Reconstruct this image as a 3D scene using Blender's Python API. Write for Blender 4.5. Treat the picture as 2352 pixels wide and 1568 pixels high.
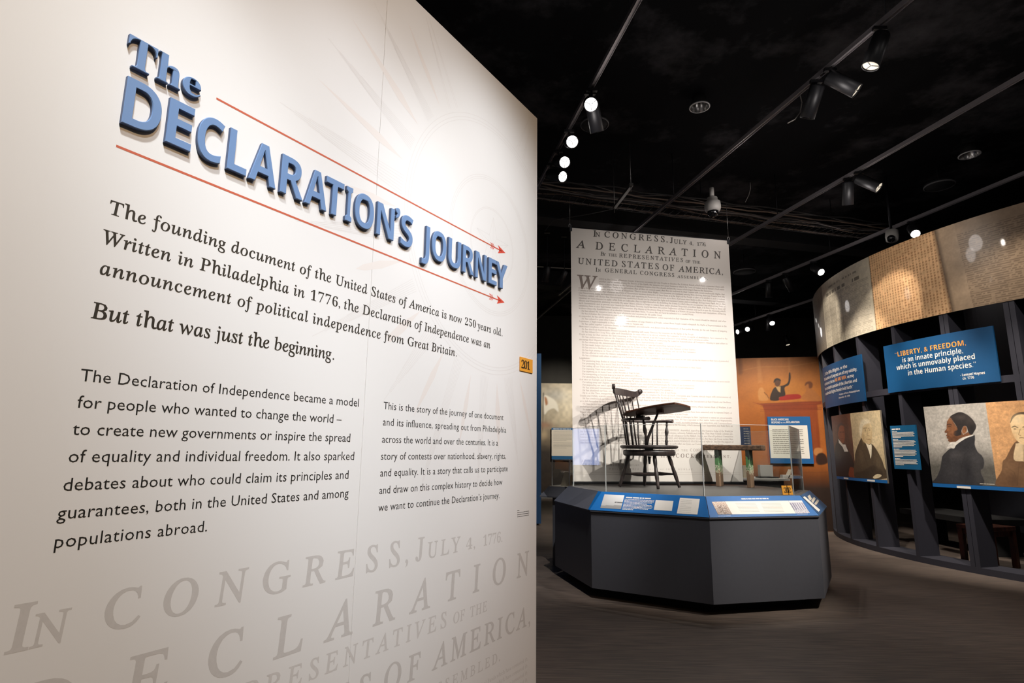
import bpy, math, random
import numpy as np
from mathutils import Vector, Matrix

random.seed(7)
SC = bpy.context.scene
for _o in list(bpy.data.objects):
    bpy.data.objects.remove(_o, do_unlink=True)

# ------------------------------------------------------------------ camera
IW, IH = 2352, 1568
FPX, PITCH, ROLL, CAMH = 1339.6, math.radians(10.7077), math.radians(0.5823), 1.35
cp, sp, cr, sr = math.cos(PITCH), math.sin(PITCH), math.cos(ROLL), math.sin(ROLL)
FW = np.array([0, cp, sp]); _up = np.array([0, -sp, cp]); _rt = np.array([1., 0, 0])
ER = cr * _rt + sr * _up
EU = -sr * _rt + cr * _up
CAM = np.array([0, 0, CAMH])
cam_d = bpy.data.cameras.new('camera')
cam_d.sensor_width = 36.0
cam_d.lens = 36.0 * FPX / IW
cam_d.clip_start = 0.05
cam_d.clip_end = 100
cam = bpy.data.objects.new('camera', cam_d)
cam.matrix_world = Matrix(((ER[0], EU[0], -FW[0], CAM[0]), (ER[1], EU[1], -FW[1], CAM[1]),
                           (ER[2], EU[2], -FW[2], CAM[2]), (0, 0, 0, 1)))
SC.collection.objects.link(cam)
SC.camera = cam

# ------------------------------------------------------------------ world, exposure
SC.view_settings.view_transform = 'Standard'
SC.view_settings.look = 'None'
SC.view_settings.exposure = 0.0
SC.view_settings.gamma = 1.0
SC.view_settings.use_curve_mapping = False
SC.cycles.max_bounces = 6
SC.cycles.diffuse_bounces = 3
SC.cycles.glossy_bounces = 4
SC.cycles.transparent_max_bounces = 24
SC.cycles.caustics_reflective = False
SC.cycles.caustics_refractive = False
SC.cycles.sample_clamp_indirect = 4.0
SC.cycles.use_denoising = True
wld = bpy.data.worlds.new('world'); SC.world = wld; wld.use_nodes = True
wld.node_tree.nodes['Background'].inputs[0].default_value = (0.95, 0.9, 0.9, 1)
wld.node_tree.nodes['Background'].inputs[1].default_value = 0.035


def spot(pos, target, power, angle, blend=0.6, col=(1, .93, .85), rad=0.04):
    d = bpy.data.lights.new('spot_beam', 'SPOT')
    d.energy = power; d.spot_size = math.radians(angle); d.spot_blend = blend
    d.color = col; d.shadow_soft_size = rad
    o = bpy.data.objects.new('spot_beam', d)
    o.location = pos
    o.rotation_euler = (Vector(target) - Vector(pos)).to_track_quat('-Z', 'Y').to_euler()
    SC.collection.objects.link(o)
    return o


WARM = (1, .90, .78); NEUT = (1, .95, .90)
# white intro wall: washers on the track in front of it, then an added warm fill
spot((.683, -.667, 4.65), (-.466, 1.827, 1.8), 492, 28, 1.0, (.78, .88, 1), .10)
spot((2.173, 1.704, 4.65), (-.147, 2.335, 2.1), 423, 28, 1.0, (.85, .92, 1), .10)
spot((-.164, -.135, 4.65), (-.786, 1.319, 1.4), 520, 28, 1.0, (.85, .93, 1), .10)
spot((1.111, .954, 4.65), (-.307, 2.081, 2.1), 179, 36, 1.0, (.80, .89, 1), .10)
spot((2.173, 1.704, 4.65), (.172, 2.843, 1.0), 146, 28, 1.0, (1, .93, .95), .10)
spot((2.2, -1.2, 4.65), (-.6, 1.5, 1.2), 350, 78, 1.0, (1, .70, .42), .15)  # added warm fill standing in for bounced room light, no washer
# the lamps that light the chair, the bench and the hanging broadside
spot((3.24, 3.38, 4.62), (1.40, 6.95, 1.65), 960, 46, 1.0, NEUT, .014)
spot((4.76, 4.68, 4.62), (2.35, 7.25, 1.85), 820, 48, 1.0, NEUT, .03)
spot((5.25, .98, 4.62), (1.75, 7.2, 2.75), 760, 34, 1.0, NEUT, .04)
# plinth graphics
spot((2.3, 2.4, 4.62), (1.6, 5.6, .9), 200, 22, .8, NEUT, .05)
spot((4.9, 3.6, 4.62), (2.5, 5.65, .92), 1150, 25, 1.0, WARM, .05)
spot((.95, 4.3, 4.65), (.75, 6.3, .9), 420, 30, .8, NEUT, .05)
spot((2.1, 6.55, 4.75), (2.2, 4.4, 0), 150, 78, .6, NEUT, .05)
# orange mural
spot((4.3, 8.2, 4.62), (5.0, 10.95, 1.6), 640, 48, .8, (1, .9, .75), .05)
spot((3.6, 8.8, 4.62), (4.4, 11.1, 1.6), 270, 56, .8, (1, .9, .75), .05)
# curved display: ribbon, quotes, portraits
spot((4.5, 6.75, 4.62), (5.28, 8.22, 3.02), 760, 36, .4, WARM, .04)
spot((4.3, 8.9, 4.62), (5.45, 9.75, 3.2), 110, 40, .5, WARM, .04)
spot((4.6, 4.6, 4.62), (5.85, 6.55, 2.7), 190, 44, .6, WARM, .04)
spot((3.0, 6.2, 4.62), (5.5, 7.6, 3.6), 90, 50, .9, WARM, .04)
spot((3.9, 6.6, 4.62), (5.35, 7.55, 1.5), 560, 42, .7, WARM, .04)
spot((4.1, 7.6, 4.62), (5.4, 9.1, 1.65), 480, 42, .7, WARM, .04)
spot((4.5, 4.6, 4.62), (5.75, 6.55, 1.5), 520, 36, .7, WARM, .04)
# floor pools
spot((4.0, 5.0, 4.7), (3.9, 5.4, 0), 60, 70, .9, WARM, .06)
spot((4.2, 8.3, 4.7), (4.2, 8.4, 0), 150, 60, .9, WARM, .06)
spot((1.5, 8.6, 4.62), (.62, 7.65, 1.0), 70, 34, .8, NEUT, .04)
spot((4.1, 8.1, 4.62), (3.8, 9.5, 1.0), 150, 28, .8, NEUT, .05)
# far left mural
spot((2.6, 13.5, 4.7), (1.6, 17, 2.6), 900, 50, .9, (1, .92, .8), .06)
spot((1.2, 10.6, 4.7), (1.0, 11.5, 0), 300, 70, .9, WARM, .06)
# space behind the curved frame
spot((7.3, 8.7, 4.6), (7.2, 8.9, 0), 120, 60, .6, WARM, .05)
spot((6.9, 7.2, 4.6), (6.5, 7.8, .4), 60, 50, .8, WARM, .05)


def add_fill(pos, power, col=(1, .93, .9), rad=.12):
    """added point fill that brightens the dark ceiling and tracks, no lamp there"""
    d = bpy.data.lights.new('ceiling_fill', 'POINT'); d.energy = power; d.color = col; d.shadow_soft_size = rad; d.specular_factor = 0.
    o = bpy.data.objects.new('ceiling_fill', d); o.location = pos; SC.collection.objects.link(o)


for p_, w_ in (((.75, 5.0, 4.35), 5), ((2.9, 4.6, 4.3), 7), ((4.3, 6.8, 4.3), 7), ((2.4, 2.4, 4.3), 7), ((3.0, 7.0, 4.5), 6), ((5.4, 4.4, 4.3), 6),
              ((5.2, 9.2, 4.55), 3), ((2.0, 9.5, 4.4), 5), ((3.9, 11.5, 4.3), 5), ((5.8, 14.5, 4.3), 6)):
    add_fill(p_, w_)  # unseen fill lights added to lift the ceiling void


# ------------------------------------------------------------------ photo helpers
def ray(x, y):
    return (x - IW / 2) / FPX * ER - (y - IH / 2) / FPX * EU + FW


def at_z(x, y, z):
    r = ray(x, y); return CAM + r * ((z - CAMH) / r[2])


def at_Y(x, y, Y):
    r = ray(x, y); return CAM + r * (Y / r[1])


def lin(c):
    out = []
    for v in c[:3]:
        v = v / 255.
        out.append(v / 12.92 if v <= .04045 else ((v + .055) / 1.055) ** 2.4)
    return tuple(out)


# ------------------------------------------------------------------ materials
MATS = {}


def mat(name, col, rough=.55, metal=0., bump=0., bscale=40., var=0., vscale=8., coat=0., emit=None, estr=0., spec=.5):
    if name in MATS: return MATS[name]
    m = bpy.data.materials.new(name); m.use_nodes = True
    nt = m.node_tree; b = nt.nodes['Principled BSDF']
    c = lin(col)
    b.inputs['Base Color'].default_value = (*c, 1)
    b.inputs['Roughness'].default_value = rough
    b.inputs['Metallic'].default_value = metal
    b.inputs['Specular IOR Level'].default_value = spec
    if coat:
        b.inputs['Coat Weight'].default_value = coat
        b.inputs['Coat Roughness'].default_value = .04
    if emit:
        b.inputs['Emission Color'].default_value = (*lin(emit), 1)
        b.inputs['Emission Strength'].default_value = estr
    if var or bump:
        tc = nt.nodes.new('ShaderNodeTexCoord')
        n = nt.nodes.new('ShaderNodeTexNoise'); n.inputs['Scale'].default_value = vscale
        n.inputs['Detail'].default_value = 5
        nt.links.new(tc.outputs['Object'], n.inputs['Vector'])
        if var:
            mx = nt.nodes.new('ShaderNodeMix'); mx.data_type = 'RGBA'
            mx.inputs['A'].default_value = (*[max(0, v * (1 - var)) for v in c], 1)
            mx.inputs['B'].default_value = (*[min(1, v * (1 + var)) for v in c], 1)
            nt.links.new(n.outputs['Fac'], mx.inputs['Factor'])
            nt.links.new(mx.outputs['Result'], b.inputs['Base Color'])
        if bump:
            n2 = nt.nodes.new('ShaderNodeTexNoise'); n2.inputs['Scale'].default_value = bscale
            nt.links.new(tc.outputs['Object'], n2.inputs['Vector'])
            bp = nt.nodes.new('ShaderNodeBump'); bp.inputs['Strength'].default_value = bump
            bp.inputs['Distance'].default_value = .01
            nt.links.new(n2.outputs['Fac'], bp.inputs['Height'])
            nt.links.new(bp.outputs['Normal'], b.inputs['Normal'])
    MATS[name] = m
    return m


def wood(name, c1, c2, scale=(3, 30, 30), rough=.45):
    if name in MATS: return MATS[name]
    m = bpy.data.materials.new(name); m.use_nodes = True
    nt = m.node_tree; b = nt.nodes['Principled BSDF']
    tc = nt.nodes.new('ShaderNodeTexCoord'); mp = nt.nodes.new('ShaderNodeMapping')
    mp.inputs['Scale'].default_value = scale
    n = nt.nodes.new('ShaderNodeTexNoise'); n.inputs['Scale'].default_value = 2.5; n.inputs['Detail'].default_value = 6
    r = nt.nodes.new('ShaderNodeValToRGB')
    r.color_ramp.elements[0].position = .35; r.color_ramp.elements[0].color = (*lin(c1), 1)
    r.color_ramp.elements[1].position = .68; r.color_ramp.elements[1].color = (*lin(c2), 1)
    nt.links.new(tc.outputs['Object'], mp.inputs['Vector']); nt.links.new(mp.outputs['Vector'], n.inputs['Vector'])
    nt.links.new(n.outputs['Fac'], r.inputs['Fac']); nt.links.new(r.outputs['Color'], b.inputs['Base Color'])
    bp = nt.nodes.new('ShaderNodeBump'); bp.inputs['Strength'].default_value = .2; bp.inputs['Distance'].default_value = .004
    nt.links.new(n.outputs['Fac'], bp.inputs['Height']); nt.links.new(bp.outputs['Normal'], b.inputs['Normal'])
    b.inputs['Roughness'].default_value = rough
    MATS[name] = m
    return m


def attr_mat(name, rough=.5, coat=0.):
    if name in MATS: return MATS[name]
    m = bpy.data.materials.new(name); m.use_nodes = True
    nt = m.node_tree; b = nt.nodes['Principled BSDF']
    a = nt.nodes.new('ShaderNodeAttribute'); a.attribute_name = 'Ink'
    nt.links.new(a.outputs['Color'], b.inputs['Base Color'])
    b.inputs['Roughness'].default_value = rough
    if coat:
        b.inputs['Coat Weight'].default_value = coat; b.inputs['Coat Roughness'].default_value = .05
    MATS[name] = m
    return m


def glass_mat(name='clear_glass', tint=(.97, .985, .98), f0=.045, boost=1.0):
    if name in MATS: return MATS[name]
    m = bpy.data.materials.new(name); m.use_nodes = True
    nt = m.node_tree; nt.nodes.clear()
    out = nt.nodes.new('ShaderNodeOutputMaterial'); mix = nt.nodes.new('ShaderNodeMixShader')
    tr = nt.nodes.new('ShaderNodeBsdfTransparent'); gl = nt.nodes.new('ShaderNodeBsdfGlossy')
    tr.inputs['Color'].default_value = (*tint, 1); gl.inputs['Roughness'].default_value = 0.0
    ge = nt.nodes.new('ShaderNodeNewGeometry')
    dt = nt.nodes.new('ShaderNodeVectorMath'); dt.operation = 'DOT_PRODUCT'
    nt.links.new(ge.outputs['Normal'], dt.inputs[0]); nt.links.new(ge.outputs['Incoming'], dt.inputs[1])

    def M(op, a, b=None):
        n = nt.nodes.new('ShaderNodeMath'); n.operation = op
        for i, v in enumerate((a, b)):
            if v is None: continue
            if isinstance(v, (int, float)): n.inputs[i].default_value = v
            else: nt.links.new(v, n.inputs[i])
        return n.outputs[0]
    c = M('ABSOLUTE', dt.outputs['Value'])
    p = M('POWER', M('SUBTRACT', 1.0, c), 5.0)
    f = M('ADD', M('MULTIPLY', p, (1 - f0) * boost), f0)
    nt.links.new(f, mix.inputs[0]); nt.links.new(tr.outputs[0], mix.inputs[1]); nt.links.new(gl.outputs[0], mix.inputs[2])
    nt.links.new(mix.outputs[0], out.inputs[0])
    MATS[name] = m
    return m


def floor_mat():
    m = bpy.data.materials.new('floor_planks'); m.use_nodes = True
    nt = m.node_tree; b = nt.nodes['Principled BSDF']
    tc = nt.nodes.new('ShaderNodeTexCoord')
    mp = nt.nodes.new('ShaderNodeMapping'); mp.inputs['Rotation'].default_value = (0, 0, math.radians(58))
    mp.inputs['Scale'].default_value = (1.5, 26, 1)
    n = nt.nodes.new('ShaderNodeTexNoise'); n.inputs['Scale'].default_value = 2.2; n.inputs['Detail'].default_value = 7
    n.inputs['Distortion'].default_value = .35
    n2 = nt.nodes.new('ShaderNodeTexNoise'); n2.inputs['Scale'].default_value = .9; n2.inputs['Detail'].default_value = 4
    r = nt.nodes.new('ShaderNodeValToRGB')
    r.color_ramp.elements[0].position = .3; r.color_ramp.elements[0].color = (*lin((74, 66, 62)), 1)
    r.color_ramp.elements[1].position = .72; r.color_ramp.elements[1].color = (*lin((122, 108, 98)), 1)
    mx = nt.nodes.new('ShaderNodeMix'); mx.data_type = 'RGBA'; mx.blend_type = 'MULTIPLY'; mx.inputs['Factor'].default_value = .55
    r2 = nt.nodes.new('ShaderNodeValToRGB')
    r2.color_ramp.elements[0].position = .4; r2.color_ramp.elements[0].color = (.45, .42, .40, 1)
    r2.color_ramp.elements[1].position = .62; r2.color_ramp.elements[1].color = (1, 1, 1, 1)
    L = nt.links.new
    L(tc.outputs['Object'], mp.inputs['Vector']); L(mp.outputs['Vector'], n.inputs['Vector']); L(tc.outputs['Object'], n2.inputs['Vector'])
    L(n.outputs['Fac'], r.inputs['Fac']); L(n2.outputs['Fac'], r2.inputs['Fac'])
    L(r.outputs['Color'], mx.inputs['A']); L(r2.outputs['Color'], mx.inputs['B']); L(mx.outputs['Result'], b.inputs['Base Color'])
    b.inputs['Roughness'].default_value = .62
    bp = nt.nodes.new('ShaderNodeBump'); bp.inputs['Strength'].default_value = .25; bp.inputs['Distance'].default_value = .006
    L(n.outputs['Fac'], bp.inputs['Height']); L(bp.outputs['Normal'], b.inputs['Normal'])
    return m


def ceiling_mat():
    m = bpy.data.materials.new('black_ceiling'); m.use_nodes = True
    nt = m.node_tree; b = nt.nodes['Principled BSDF']
    tc = nt.nodes.new('ShaderNodeTexCoord')
    n = nt.nodes.new('ShaderNodeTexNoise'); n.inputs['Scale'].default_value = .7; n.inputs['Detail'].default_value = 8
    n.inputs['Roughness'].default_value = .65
    r = nt.nodes.new('ShaderNodeValToRGB')
    r.color_ramp.elements[0].position = .50; r.color_ramp.elements[0].color = (.006, .006, .007, 1)
    r.color_ramp.elements[1].position = .78; r.color_ramp.elements[1].color = (.085, .082, .088, 1)
    L = nt.links.new
    L(tc.outputs['Object'], n.inputs['Vector']); L(n.outputs['Fac'], r.inputs['Fac']); L(r.outputs['Color'], b.inputs['Base Color'])
    b.inputs['Roughness'].default_value = .95
    b.inputs['Specular IOR Level'].default_value = .1
    return m


# ------------------------------------------------------------------ mesh building
class G:
    """collects geometry of ONE mesh in world (or local) coordinates"""

    def __init__(s): s.v = []; s.f = []; s.m = []; s.sm = []

    def add(s, vs, fs, mi=0, smooth=False):
        o = len(s.v); s.v += [tuple(float(c) for c in p) for p in vs]
        for f in fs: s.f.append(tuple(i + o for i in f)); s.m.append(mi); s.sm.append(smooth)
        return s

    def box(s, c, ax, size, mi=0):
        c = np.array(c, float); ax = [np.array(a, float) for a in ax]
        h = [np.array(ax[i]) * size[i] / 2 for i in range(3)]
        vs = [c + i * h[0] + j * h[1] + k * h[2] for i in (-1, 1) for j in (-1, 1) for k in (-1, 1)]
        return s.add(vs, [(0, 1, 3, 2), (4, 6, 7, 5), (0, 4, 5, 1), (2, 3, 7, 6), (0, 2, 6, 4), (1, 5, 7, 3)], mi)

    def abox(s, lo, hi, mi=0):
        lo = np.array(lo, float); hi = np.array(hi, float)
        return s.box((lo + hi) / 2, np.eye(3), hi - lo, mi)

    def prism(s, pts, off, mi=0):
        """closed polygon (3D) extruded by vector off"""
        n = len(pts); pts = [np.array(p, float) for p in pts]; off = np.array(off, float)
        vs = pts + [p + off for p in pts]
        fs = [tuple(range(n - 1, -1, -1)), tuple(range(n, 2 * n))] + [(i, (i + 1) % n, n + (i + 1) % n, n + i) for i in range(n)]
        return s.add(vs, fs, mi)

    def loft(s, rings, mi=0, smooth=False, caps=True, closed=True):
        n = len(rings[0]); vs = [p for r in rings for p in r]; fs = []
        for i in range(len(rings) - 1):
            for j in range(n if closed else n - 1):
                k = (j + 1) % n
                fs.append((i * n + j, i * n + k, (i + 1) * n + k, (i + 1) * n + j))
        s.add(vs, fs, mi, smooth)
        if caps:
            o = len(s.v) - len(vs)
            for ring in (range(n - 1, -1, -1), range((len(rings) - 1) * n, len(rings) * n)):
                s.f.append(tuple(o + i for i in ring)); s.m.append(mi); s.sm.append(False)
        return s

    def tube(s, path, rad, seg=10, mi=0, smooth=True, caps=True, flat=None):
        """swept circle (or ellipse: flat=(vec, ratio) squashes along vec)"""
        P = [np.array(p, float) for p in path]; n = len(P)
        R = [rad] * n if isinstance(rad, (int, float)) else list(rad)
        T = []
        for i in range(n):
            t = P[min(i + 1, n - 1)] - P[max(i - 1, 0)]; T.append(t / (np.linalg.norm(t) + 1e-12))
        a = np.array([0, 0, 1.]) if abs(T[0][2]) < .9 else np.array([1., 0, 0])
        u = np.cross(T[0], a); u /= np.linalg.norm(u); rings = []
        for i in range(n):
            u = u - T[i] * (u @ T[i]); u /= np.linalg.norm(u); w = np.cross(T[i], u)
            ring = []
            for k in range(seg):
                q = 2 * math.pi * k / seg
                d = (math.cos(q) * u + math.sin(q) * w) * R[i]
                if flat is not None:
                    fv = np.array(flat[0], float); d = d + fv * (d @ fv) * (flat[1] - 1)
                ring.append(P[i] + d)
            rings.append(ring)
        return s.loft(rings, mi, smooth, caps)

    def lathe(s, prof, base, axis=(0, 0, 1), seg=20, mi=0, smooth=True, caps=True):
        """prof: list of (radius, height along axis)"""
        base = np.array(base, float); ax = np.array(axis, float); ax /= np.linalg.norm(ax)
        a = np.array([1., 0, 0]) if abs(ax[0]) < .9 else np.array([0, 1., 0])
        u = np.cross(ax, a); u /= np.linalg.norm(u); w = np.cross(ax, u)
        rings = [[base + ax * h + (math.cos(2 * math.pi * k / seg) * u + math.sin(2 * math.pi * k / seg) * w) * max(r, 1e-4)
                  for k in range(seg)] for r, h in prof]
        return s.loft(rings, mi, smooth, caps)

    def build(s, name, mats, parent=None, bevel=0., local=False, colors=None):
        me = bpy.data.meshes.new(name)
        off = np.zeros(3)
        if parent is not None and not local: off = np.array(root_loc(parent))
        V = np.array(s.v, float).reshape(-1, 3) - off
        me.from_pydata(V.tolist(), [], s.f)
        if not isinstance(mats, (list, tuple)): mats = [mats]
        for m in mats: me.materials.append(m)
        me.polygons.foreach_set('material_index', s.m)
        me.polygons.foreach_set('use_smooth', s.sm)
        if colors is not None:
            at = me.color_attributes.new('Ink', 'FLOAT_COLOR', 'POINT')
            at.data.foreach_set('color', np.c_[colors, np.ones(len(colors))].astype(np.float32).ravel())
        me.update()
        o = bpy.data.objects.new(name, me); SC.collection.objects.link(o)
        if parent is not None: o.parent = parent
        if bevel:
            b = o.modifiers.new('bevel', 'BEVEL'); b.width = bevel; b.segments = 2; b.limit_method = 'ANGLE'
        return o


def root_loc(o):
    l = Vector(o.location)
    while o.parent: o = o.parent; l = l + Vector(o.location)
    return l


def thing(name, label, cat, loc, group=None):
    o = bpy.data.objects.new(name, None); o.empty_display_size = .1
    o.location = tuple(float(c) for c in loc); SC.collection.objects.link(o)
    return tag(o, label, cat, group)


def tag(o, label, cat, group=None):
    o['label'] = label; o['category'] = cat
    if group: o['group'] = group
    return o


def struct(o):
    o['kind'] = 'structure'; return o


# ------------------------------------------------------------------ surfaces (panel frames)
class Plane:
    def __init__(s, o, u, v):
        s.o = np.array(o, float); s.u = np.array(u, float) / np.linalg.norm(u)
        v = np.array(v, float); v = v - s.u * (v @ s.u); s.v = v / np.linalg.norm(v); s.n = np.cross(s.u, s.v)

    def __call__(s, a, b, d=0.): return s.o + s.u * a + s.v * b + s.n * d

    def many(s, A, B, d=0.): return s.o + np.outer(A, s.u) + np.outer(B, s.v) + s.n * d

    def px(s, x, y):
        r = ray(x, y); t = ((s.o - CAM) @ s.n) / (r @ s.n); P = CAM + r * t - s.o
        return float(P @ s.u), float(P @ s.v)


CC = np.array([9.928, 8.683]); CR = 4.683


class Cyl:
    """surface coordinates: a = arc length from 180 degrees, b = height"""

    def __init__(s, R): s.R = R

    def __call__(s, a, b, d=0.):
        t = math.pi + a / CR
        return np.array([CC[0] + (s.R + d) * math.cos(t), CC[1] + (s.R + d) * math.sin(t), b])

    def many(s, A, B, d=0.):
        t = math.pi + np.asarray(A) / CR
        return np.c_[CC[0] + (s.R + d) * np.cos(t), CC[1] + (s.R + d) * np.sin(t), np.asarray(B)]

    def px(s, x, y):
        r = ray(x, y); d = r[:2]; a = d @ d; b = -2 * (d @ CC); c = CC @ CC - s.R ** 2
        q = max(b * b - 4 * a * c, 0); t = (-b - math.sqrt(q)) / (2 * a); P = CAM + r * t
        th = math.atan2(P[1] - CC[1], P[0] - CC[0]) % (2 * math.pi)
        return (th - math.pi) * CR, float(P[2])


def slab(surf, a0, b0, a1, b1, th, g=None, d0=0., na=1, nb=1, mi=0):
    """a panel of thickness th lying on a surface"""
    g = g or G()
    A = np.linspace(a0, a1, na + 1); B = np.linspace(b0, b1, nb + 1)
    rim = [(a, b0) for a in A] + [(a1, b) for b in B[1:]] + [(a, b1) for a in A[::-1][1:]] + [(a0, b) for b in B[::-1][1:-1]]
    n = len(rim)
    lo = [surf(a, b, d0) for a, b in rim]; hi = [surf(a, b, d0 + th) for a, b in rim]
    g.add(lo + hi, [(i, (i + 1) % n, n + (i + 1) % n, n + i) for i in range(n)], mi)
    for d, fl in ((d0, 1), (d0 + th, 0)):
        vs = [surf(a, b, d) for b in (b0, b1) for a in A]
        fs = [(i, i + 1, na + 2 + i, na + 1 + i) for i in range(na)]
        if fl: fs = [f[::-1] for f in fs]
        g.add(vs, fs, mi)
    return g


# ------------------------------------------------------------------ lettering
def bold_serif(ch):
    if 'A' <= ch <= 'Z': return chr(0x1D400 + ord(ch) - 65)
    if 'a' <= ch <= 'z': return chr(0x1D41A + ord(ch) - 97)
    if '0' <= ch <= '9': return chr(0x1D7CE + ord(ch) - 48)
    return ch


def bold_sans(ch):
    if 'A' <= ch <= 'Z': return chr(0x1D5D4 + ord(ch) - 65)
    if 'a' <= ch <= 'z': return chr(0x1D5EE + ord(ch) - 97)
    if '0' <= ch <= '9': return chr(0x1D7EC + ord(ch) - 48)
    return ch


def roman(ch):
    if 'A' <= ch <= 'Z': return chr(0x1D434 + ord(ch) - 65)
    if ch == 'h': return '\u210e'
    if 'a' <= ch <= 'z': return chr(0x1D44E + ord(ch) - 97)
    return ch


_gc = {}
_DG = None


def _mesh_of(body, offset, extrude=0., bevel=0., res=3):
    c = bpy.data.curves.new('glyph', 'FONT'); c.body = body; c.size = 1.0; c.offset = offset; c.resolution_u = res
    c.extrude = extrude; c.bevel_depth = bevel; c.bevel_resolution = 1
    o = bpy.data.objects.new('glyph', c); SC.collection.objects.link(o)
    dg = bpy.context.evaluated_depsgraph_get(); dg.update()
    me = bpy.data.meshes.new_from_object(o.evaluated_get(dg))
    n = len(me.vertices); v = np.zeros(n * 3); me.vertices.foreach_get('co', v); v = v.reshape(-1, 3)
    f = [tuple(p.vertices) for p in me.polygons]
    bpy.data.objects.remove(o); bpy.data.curves.remove(c); bpy.data.meshes.remove(me)
    return v, f


def glyph(ch, style, extrude=0., bevel=0.):
    k = (ch, style, extrude, bevel)
    if k in _gc: return _gc[k]
    shear = 0.; off = 0.
    body = ch
    if style == 'serif':
        if ch.isalpha(): body = roman(ch); shear = -.20; off = .013
        elif ch.isdigit(): body = bold_serif(ch); off = -.004
    elif style == 'book':                     # serif with bold weight
        body = bold_serif(ch); off = -.002
    elif style == 'heavy':
        body = bold_serif(ch); off = .004
    elif style in ('bold', 'title'):
        body = bold_sans(ch); off = 0. if ch.isalnum() else .02
    elif style == 'semi':
        body = bold_sans(ch); off = -.008
    res = {'heavy': 8, 'title': 8}.get(style, 2)
    if extrude: res = 5
    if body == ' ':
        v, f = np.zeros((0, 3)), []
    else:
        v, f = _mesh_of(body, off, extrude, bevel, res)
        if shear: v = v.copy(); v[:, 0] += shear * v[:, 1]
    bar = _mesh_of('|', 0)[0][:, 0].max()
    both = _mesh_of(body + '|', 0)[0][:, 0].max()
    _gc[k] = (v, f, both - bar)
    return _gc[k]


def layout(text, style, track=0., caps=False):
    """-> verts(2d), faces, width for size 1; lower case letters become small capitals when caps is set"""
    V = []; F = []; x = 0.; n = 0; xmax = 0.
    for ci, ch in enumerate(text):
        sc = 1.
        if caps and ch.islower(): ch = ch.upper(); sc = .72
        v, f, adv = glyph(ch, style)
        if len(v):
            w = v[:, :2] * sc; w[:, 0] += x
            V.append(w); F += [tuple(i + n for i in q) for q in f]; n += len(w); xmax = w[:, 0].max()
        x += adv * sc + (track * .2 if track > 0 and text[ci + 1:ci + 2] in (',', '.', ';') and ci + 1 < len(text) else track)
    V = np.vstack(V) if V else np.zeros((0, 2))
    return V, F, xmax


CAPH = {'sans': .68, 'serif': .66, 'book': .675, 'heavy': .675, 'bold': .714, 'semi': .714}


class Ink(G):
    """flat lettering and marks printed on a surface"""

    def __init__(s, surf, d=.0008): super().__init__(); s.surf = surf; s.d = d

    def line(s, text, a0, a1, base, cap, style='sans', caps=False, mode='track', mi=0, slope=0., align='l'):
        size = cap / CAPH[style]
        if a1 is None:
            V, F, w = layout(text, style, 0., caps); k = size
            if align == 'c': a0 = a0 - w * size / 2
        else:
            target = (a1 - a0) / size
            V, F, w = layout(text, style, 0., caps)
            if mode == 'track':
                n = max(len(text) - 1, 1); V, F, w = layout(text, style, (target - w) / n, caps)
                k = (a1 - a0) / w
            else:
                k = (a1 - a0) / w
        A = a0 + V[:, 0] * k; B = base + V[:, 1] * size + slope * (A - a0)
        s.add(s.surf.many(A, B, s.d), F, mi)
        return s

    def rect(s, a0, b0, a1, b1, mi=0, d=None):
        d = s.d if d is None else d
        n = max(1, int(abs(a1 - a0) / .05)) if isinstance(s.surf, Cyl) else 1
        A = np.linspace(a0, a1, n + 1)
        return s.add([s.surf(a, b, d) for b in (b0, b1) for a in A], [(i, i + 1, n + 2 + i, n + 1 + i) for i in range(n)], mi)

    def poly(s, pts, mi=0, d=None):
        d = s.d if d is None else d
        return s.add([s.surf(a, b, d) for a, b in pts], [tuple(range(len(pts)))], mi)

    def stroke(s, pts, w, mi=0, d=None):
        d = s.d if d is None else d; pts = [np.array(p, float) for p in pts]; vs = []
        for i in range(len(pts)):
            t = pts[min(i + 1, len(pts) - 1)] - pts[max(i - 1, 0)]; t /= np.linalg.norm(t) + 1e-9
            nn = np.array([-t[1], t[0]]) * w / 2; vs += [s.surf(*(pts[i] + nn), d), s.surf(*(pts[i] - nn), d)]
        return s.add(vs, [(2 * i, 2 * i + 1, 2 * i + 3, 2 * i + 2) for i in range(len(pts) - 1)], mi)

    def greek(s, a0, a1, base, h, mi=0, rng=random):
        """illegible small print: word-length dashes"""
        a = a0
        while a < a1 - h * .5:
            w = min(rng.uniform(1.2, 5.0) * h, a1 - a)
            s.rect(a, base, a + w, base + h, mi); a += w + h * .45
        return s


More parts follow.
